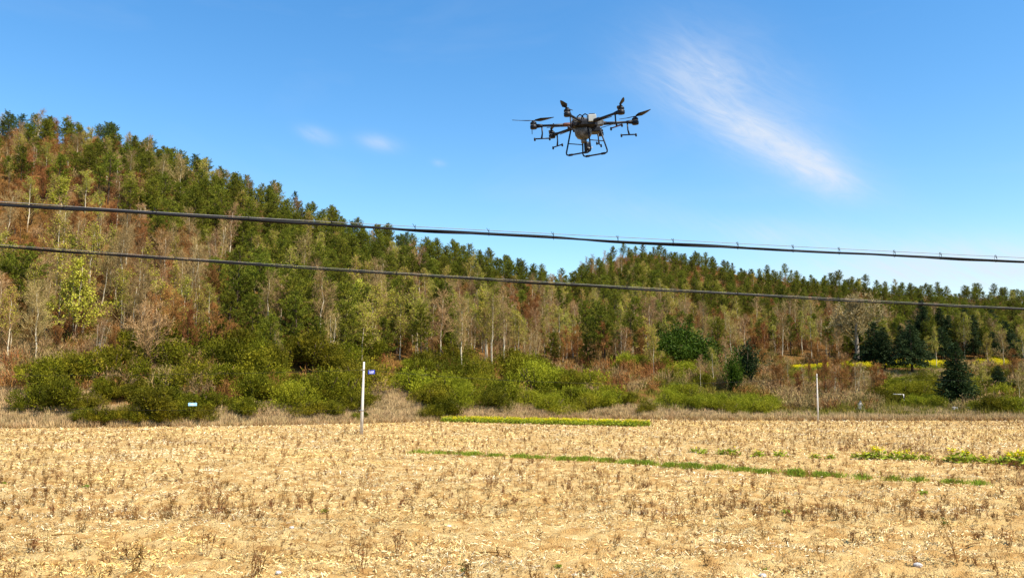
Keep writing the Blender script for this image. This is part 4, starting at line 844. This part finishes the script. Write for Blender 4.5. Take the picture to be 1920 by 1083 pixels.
wc = Vector((p1.x - .15, y1, at(678, 769, y1).z)); wd_ = Vector((-60, 64, at(0, 752, 64).z)); wire('overhead_wire', sag(wd_, wc, .25), .013, M['cable'], 'thin dark wire low on the taller pole carrying the pale blue tag')
wr = Vector((p2.x + 60, 88, at(2300, 705, 88).z)); wire('overhead_wire', sag(wb_, wr, .6), .012, M['cable'], 'thin dark wire running from the shorter pole to the right edge')
def tagplate(px, py, w_, h_, mat_, label, wirepts, marks):
    Yv = wirepts[0].y + (wirepts[1].y - wirepts[0].y) * ((ray(px, py)[0] * y1 - wirepts[0].x) / (wirepts[1].x - wirepts[0].x)); c = at(px, py, Yv - .03); r = empty('cable_tag', c)
    b = MB(); b.box((0, 0, 0), (w_, .02, h_)); b.build('plate', mat_, r, bevel=.004)
    for sx in (-.36, .36): b = MB(); b.tube([(sx * w_, 0, h_ * .45), (sx * w_, .03, h_ * .5 + .08)], .012, 5); b.build('hanger', M['steel'], r, True)
    for mx, mz, mw, mh in marks: b = MB(); b.box((mx * w_, -.013, mz * h_), (mw * w_, .004, mh * h_)); b.build('print_mark', M['white'], r)
    tag(r, label, 'cable tag', 'tags hung on the thin wires')
tagplate(696.5, 697, .62, .36, M['blue'], 'blue tag with white print hanging beside the taller pole top', (wa, wb_), [(-.28, .1, .14, .3), (-.08, .12, .10, .5), (.1, .05, .13, .4), (.3, .1, .12, .35), (.0, -.32, .6, .1)])
tagplate(361, 757.5, .75, .26, M['cyan'], 'pale blue tag hanging in front of the dark bushes', (wd_, wc), [(-.1, .1, .5, .18), (.05, -.2, .6, .14)])

# ------------------------------------------------------------------ near cable bundles
def px_path(ctrl, Y0, Y1, n, x0=-500, x1=2420):
    xs = np.linspace(x0, x1, n); cx = np.array([c[0] for c in ctrl], float); cy = np.array([c[1] for c in ctrl], float)
    pf = np.polyfit(cx, cy, 2); ys_ = np.polyval(pf, xs); out = []
    for a, b in zip(xs, ys_):
        # the cable runs straight in plan between two points either side of the frame
        dx = ray(a, b)[0]; A0 = (ray(0, 400)[0] * Y0, Y0); A1 = (ray(1920, 500)[0] * Y1, Y1)
        m_ = (A1[1] - A0[1]) / (A1[0] - A0[0]); Yq = (A0[1] - m_ * A0[0]) / (1 - m_ * dx); out.append(at(a, b, Yq))
    return out
def bundle(label, ctrl, Y0, Y1, strands, rad, gap, ties, seed):
    g = np.random.default_rng(seed); path = px_path(ctrl, Y0, Y1, 170); r = empty('cable_bundle', path[85]); o0 = path[85]; path = [p - o0 for p in path]; n = len(path)
    b = MB(); mess = [p + Vector((0, 0, gap(i / (n - 1)))) for i, p in enumerate(path)]; b.tube(mess, rad * .30, 6); b.build('messenger_wire', M['steel'], r, True)
    for s in range(strands):
        ph = 6.283 * s / strands; tw = g.uniform(.12, .2); rr = rad * (1.15 if s else .55); pts = []
        for i, p in enumerate(path):
            k = ph + 1.9 * math.sin(i * tw + s) ; pts.append(p + Vector((0, math.cos(k) * rr, math.sin(k) * rr * (.7 + .5 * math.sin(i * .11 + s * 2)) - rad)))
        b = MB(); b.tube(pts, rad * (1.0 if s else .8), 8); b.build('cable', M['cable'] if s != 1 else M['cable'], r, True)
    for f in ties:
        i = int(f * (n - 1)); p = path[i]; b = MB(); gp = gap(f)
        for k in range(10): pass
        ring = [(0.0, math.cos(t) * rad * 2.6, math.sin(t) * (rad * 2.5 + gp / 2) + gp / 2 - rad * .7) for t in np.linspace(0, 6.283, 13)]
        b.tube([p + Vector(q_) for q_ in ring], .0025, 4); b.tube([p + Vector((0, -rad * 2.4, rad)), p + Vector((-.03, -rad * 2.6, rad + .05))], .004, 4); b.build('cable_tie', M['cable'], r, True)
    tag(r, label, 'cable', 'cable bundles crossing the view')
fr = lambda px: (px + 500) / 2920
bundle('thick upper bundle of black cables crossing the sky below the drone', [(0, 381), (300, 399), (640, 420), (1000, 443), (1300, 459), (1600, 473), (1920, 489)], 9.2, 12.0, 4, .0122,
       lambda f:   .014 + .034 * max(0, min(1, (f - .28) / .3)), [fr(x) for x in (138, 308, 480, 640, 782, 922, 1042, 1160, 1275, 1385, 1490, 1585, 1683, 1780, 1872)], 3)
bundle('thinner lower bundle of black cables crossing the wooded hillside', [(0, 462), (320, 483), (640, 506), (1000, 530), (1300, 546), (1600, 564), (1920, 579)], 10.5, 13.5, 3, .009,
       lambda f: .018, [fr(x) for x in (200, 330, 560, 760, 980, 1190, 1390, 1580, 1740)], 4)

# ------------------------------------------------------------------ the spraying drone
DY = 13.5; RA = 1.07
dr = empty('spraying_drone', at(1096.5, 232.5, DY)); dr.scale = (DY / 16,) * 3; dr.rotation_mode = 'QUATERNION'
dr.rotation_quaternion = (Matrix.Rotation(R(-4.0), 3, 'Y') @ Matrix.Rotation(R(5.0), 3, 'X') @ Matrix.Rotation(R(6), 3, 'Z')).to_quaternion()
tag(dr, 'black six armed spraying drone with white tank hovering against the blue sky', 'drone')
def dpart(mb, name, mat_, parent=dr, smooth=False, bevel=0): return mb.build(name, mat_, parent, smooth, bevel)
b = MB(); b.lathe([(.22, -.11), (.30, -.07), (.30, .02), (.24, .055)], 6); dpart(b, 'frame_plate', M['black'], bevel=.01)
b = MB(); b.lathe([(.06, -.33), (.13, -.30), (.175, -.23), (.185, -.15), (.17, -.07)], 16, (-.05, -.03, 0), 0, 1.0, .9); tk = dpart(b, 'water_tank', M['tank'], smooth=True)
b = MB(); b.lathe([(.06, -.40), (.06, -.325)], 12, (-.05, -.03, 0)); dpart(b, 'tank_outlet', M['tank'], tk, True)
b = MB(); b.lathe([(.13, .04), (.17, .06), (.15, .11), (.08, .14)], 14, (-.10, .02, 0)); dpart(b, 'tank_cap', M['tank'], tk, True)
b = MB(); b.box((.105, -.20, .055), (.17, .16, .15)); bt = dpart(b, 'battery', M['battery'], bevel=.012)
b = MB(); b.box((.115, -.20, .150), (.12, .03, .02)); dpart(b, 'handle', M['black'], bt)
b = MB(); b.box((.30, -.02, .0), (.16, .14, .11)); dpart(b, 'control_box', M['tank'], bevel=.012)
b = MB(); b.box((-.20, -.10, -.03), (.14, .2, .10)); dpart(b, 'electronics_bay', M['black'], bevel=.015)
b = MB(); b.box((.17, .05, -.13), (.26, .3, .12)); dpart(b, 'lower_bay', M['black'], bevel=.02)
b = MB(); b.lathe([(.055, -.58), (.06, -.56), (.06, -.42), (.05, -.38)], 12, (.01, .0, 0)); pm = dpart(b, 'pump', M['black'], smooth=True)
b = MB(); b.tube([(.01, -.05, -.50), (.06, -.09, -.53), (.11, -.05, -.50)], .012, 6); dpart(b, 'pump_fitting', M['alu'], pm, True)
for k, (x, y, rr_) in enumerate(((-.13, -.16, .075), (-.03, -.20, .085), (.0, .1, .07))):
    b = MB(); b.tube([(x - rr_, y, .02), (x - rr_ * .7, y, .12), (x, y - .02, .155), (x + rr_ * .7, y - .03, .12), (x + rr_, y - .04, .02)], .013, 7); dpart(b, 'hose', M['black'], smooth=True)
blade_ang = {0: -48, 60: -30, 120: 95, 180: 3, 240: -107, 300: -88}   # where each propeller stands
for a in (0, 60, 120, 180, 240, 300):
    d = Vector((math.cos(R(a)), math.sin(R(a)), 0)); s = Vector((-d.y, d.x, 0)); m = d * RA
    b = MB(); b.tube([d * .20, d * 1.01], [.028, .024], 10); arm = dpart(b, 'arm', M['carbon'], smooth=True)
    b = MB(); b.tube([d * .24, d * .30, d * .42, d * .46], [.032, .043, .043, .03], 8); dpart(b, 'folding_joint', M['black'] if a != 180 else M['orange'], arm, True)
    b = MB(); b.tube([d * .88, d * .92, d * 1.01], [.03, .036, .045], 8); dpart(b, 'motor_mount', M['black'], arm, True)
    b = MB(); b.tube([d * .34 + Vector((0, 0, -.035)), d * .6 + Vector((0, 0, -.034)), d * .80 + Vector((0, 0, -.04))], .008, 5); dpart(b, 'spray_line', M['tank'], arm, True)
    b = MB(); b.lathe([(.062, -.06), (.072, -.045), (.072, .01), (.055, .02), (.055, .03), (.066, .035), (.066, .07), (.048, .085)], 16, tuple(m)); mo = dpart(b, 'motor', M['black'], smooth=True)
    b = MB(); b.lathe([(.056, .0205), (.056, .029)], 16, tuple(m)); dpart(b, 'motor_ring', M['alu'], mo, True)
    pr = MB(); c0 = m + Vector((0, 0, .105)); pr.lathe([(.035, -.02), (.038, 0), (.03, .012)], 12, tuple(c0)); po = dpart(pr, 'propeller_hub', M['black'], smooth=True)
    lo = R(blade_ang[a] - 9)
    for fl in (0, math.pi):
        bd = Vector((math.cos(lo + fl), math.sin(lo + fl), 0)); bs = Vector((-bd.y, bd.x, 0)); b = MB(); rows = []
        for t, wdt, tw in ((.03, .040, .6), (.10, .080, .5), (.15, .115, .42), (.24, .098, .34), (.32, .074, .28), (.38, .052, .22), (.43, .020, .16)):
            cc_ = c0 + bd * t + Vector((0, 0, .012 + .14 * t * t + .03 * t)); ax = (bs * math.cos(tw) + Vector((0, 0, math.sin(tw) * (-1 if a in (0, 180) else 1)))) * wdt * .5; nn = bd.cross(ax).normalized() * .006
            rows.append([cc_ - ax, cc_ + nn, cc_ + ax, cc_ - nn])
        for i, rw in enumerate(rows): b.v += [tuple(v) for v in rw]
        for i in range(len(rows) - 1):
            for k in range(4): b.f.append((i * 4 + k, i * 4 + (k + 1) % 4, i * 4 + 4 + (k + 1) % 4, i * 4 + 4 + k)); b.m.append(0)
        b.f.append((3, 2, 1, 0)); b.m.append(0); e_ = (len(rows) - 1) * 4; b.f.append((e_, e_ + 1, e_ + 2, e_ + 3)); b.m.append(0)
        dpart(b, 'blade', M['carbon'], po)
    q0 = d * .90; b = MB(); b.tube([q0 + Vector((0, 0, -.02)), q0 + Vector((0, 0, -.16)), q0 + d * .02 + Vector((0, 0, -.255))], [.016, .015, .020], 8); sb = dpart(b, 'spray_drop_tube', M['carbon'], smooth=True)
    b = MB(); b.tube([q0 - d * .14 + Vector((0, 0, -.265)), q0 + d * .16 + Vector((0, 0, -.265))], .014, 8); dpart(b, 'nozzle_bar', M['carbon'] if a != 300 else M['orange'], sb, True)
    for e in (-.145, .165):
        b = MB(); b.lathe([(.010, -.055), (.020, -.045), (.020, -.01), (.014, .012)], 8, tuple(q0 + d * e + Vector((0, 0, -.255)))); dpart(b, 'nozzle', M['black'], sb, True)
b = MB(); b.tube([Vector((-1.11, -.02, -.05)), Vector((-1.115, -.02, -.17))], .007, 5); dpart(b, 'antenna', M['black'])
sa, va = R(-36), R(27); s = Vector((math.cos(sa), math.sin(sa), 0)); v = Vector((math.cos(va), math.sin(va), 0)); mids = {}
for side in (-1, 1):
    oz = Vector((.0, 0, 0)); bl = oz - s * .285 + v * side * .225 + Vector((0, 0, -.63)); br_ = oz + s * .285 + v * side * .225 + Vector((0, 0, -.63)); tl_ = oz - s * .19 + v * side * .15 + Vector((0, 0, -.08)); tr_ = oz + s * .19 + v * side * .15 + Vector((0, 0, -.08))
    def rnd(p, a_, c_, k=.06): return [p + (a_ - p).normalized() * k, p + ((a_ - p).normalized() + (c_ - p).normalized()) * k * .3, p + (c_ - p).normalized() * k]
    b = MB(); b.tube([tl_] + rnd(bl, tl_, br_) + rnd(br_, bl, tr_) + [tr_], .0165, 8); lf = dpart(b, 'landing_frame', M['carbon'] , smooth=True)
    for e, f_ in ((bl, br_), (br_, bl)):
        c1 = e + (f_ - e).normalized() * .07; b = MB(); b.tube([c1, c1 + (f_ - e).normalized() * .08], .025, 8); dpart(b, 'foot_sleeve', M['black'], lf, True)
    mids[side] = (tl_.lerp(bl, .55), tr_.lerp(br_, .55))
for k in (0, 1):
    b = MB(); b.tube([mids[-1][k], mids[1][k]], .010, 6); dpart(b, 'cross_bar', M['carbon'], smooth=True)
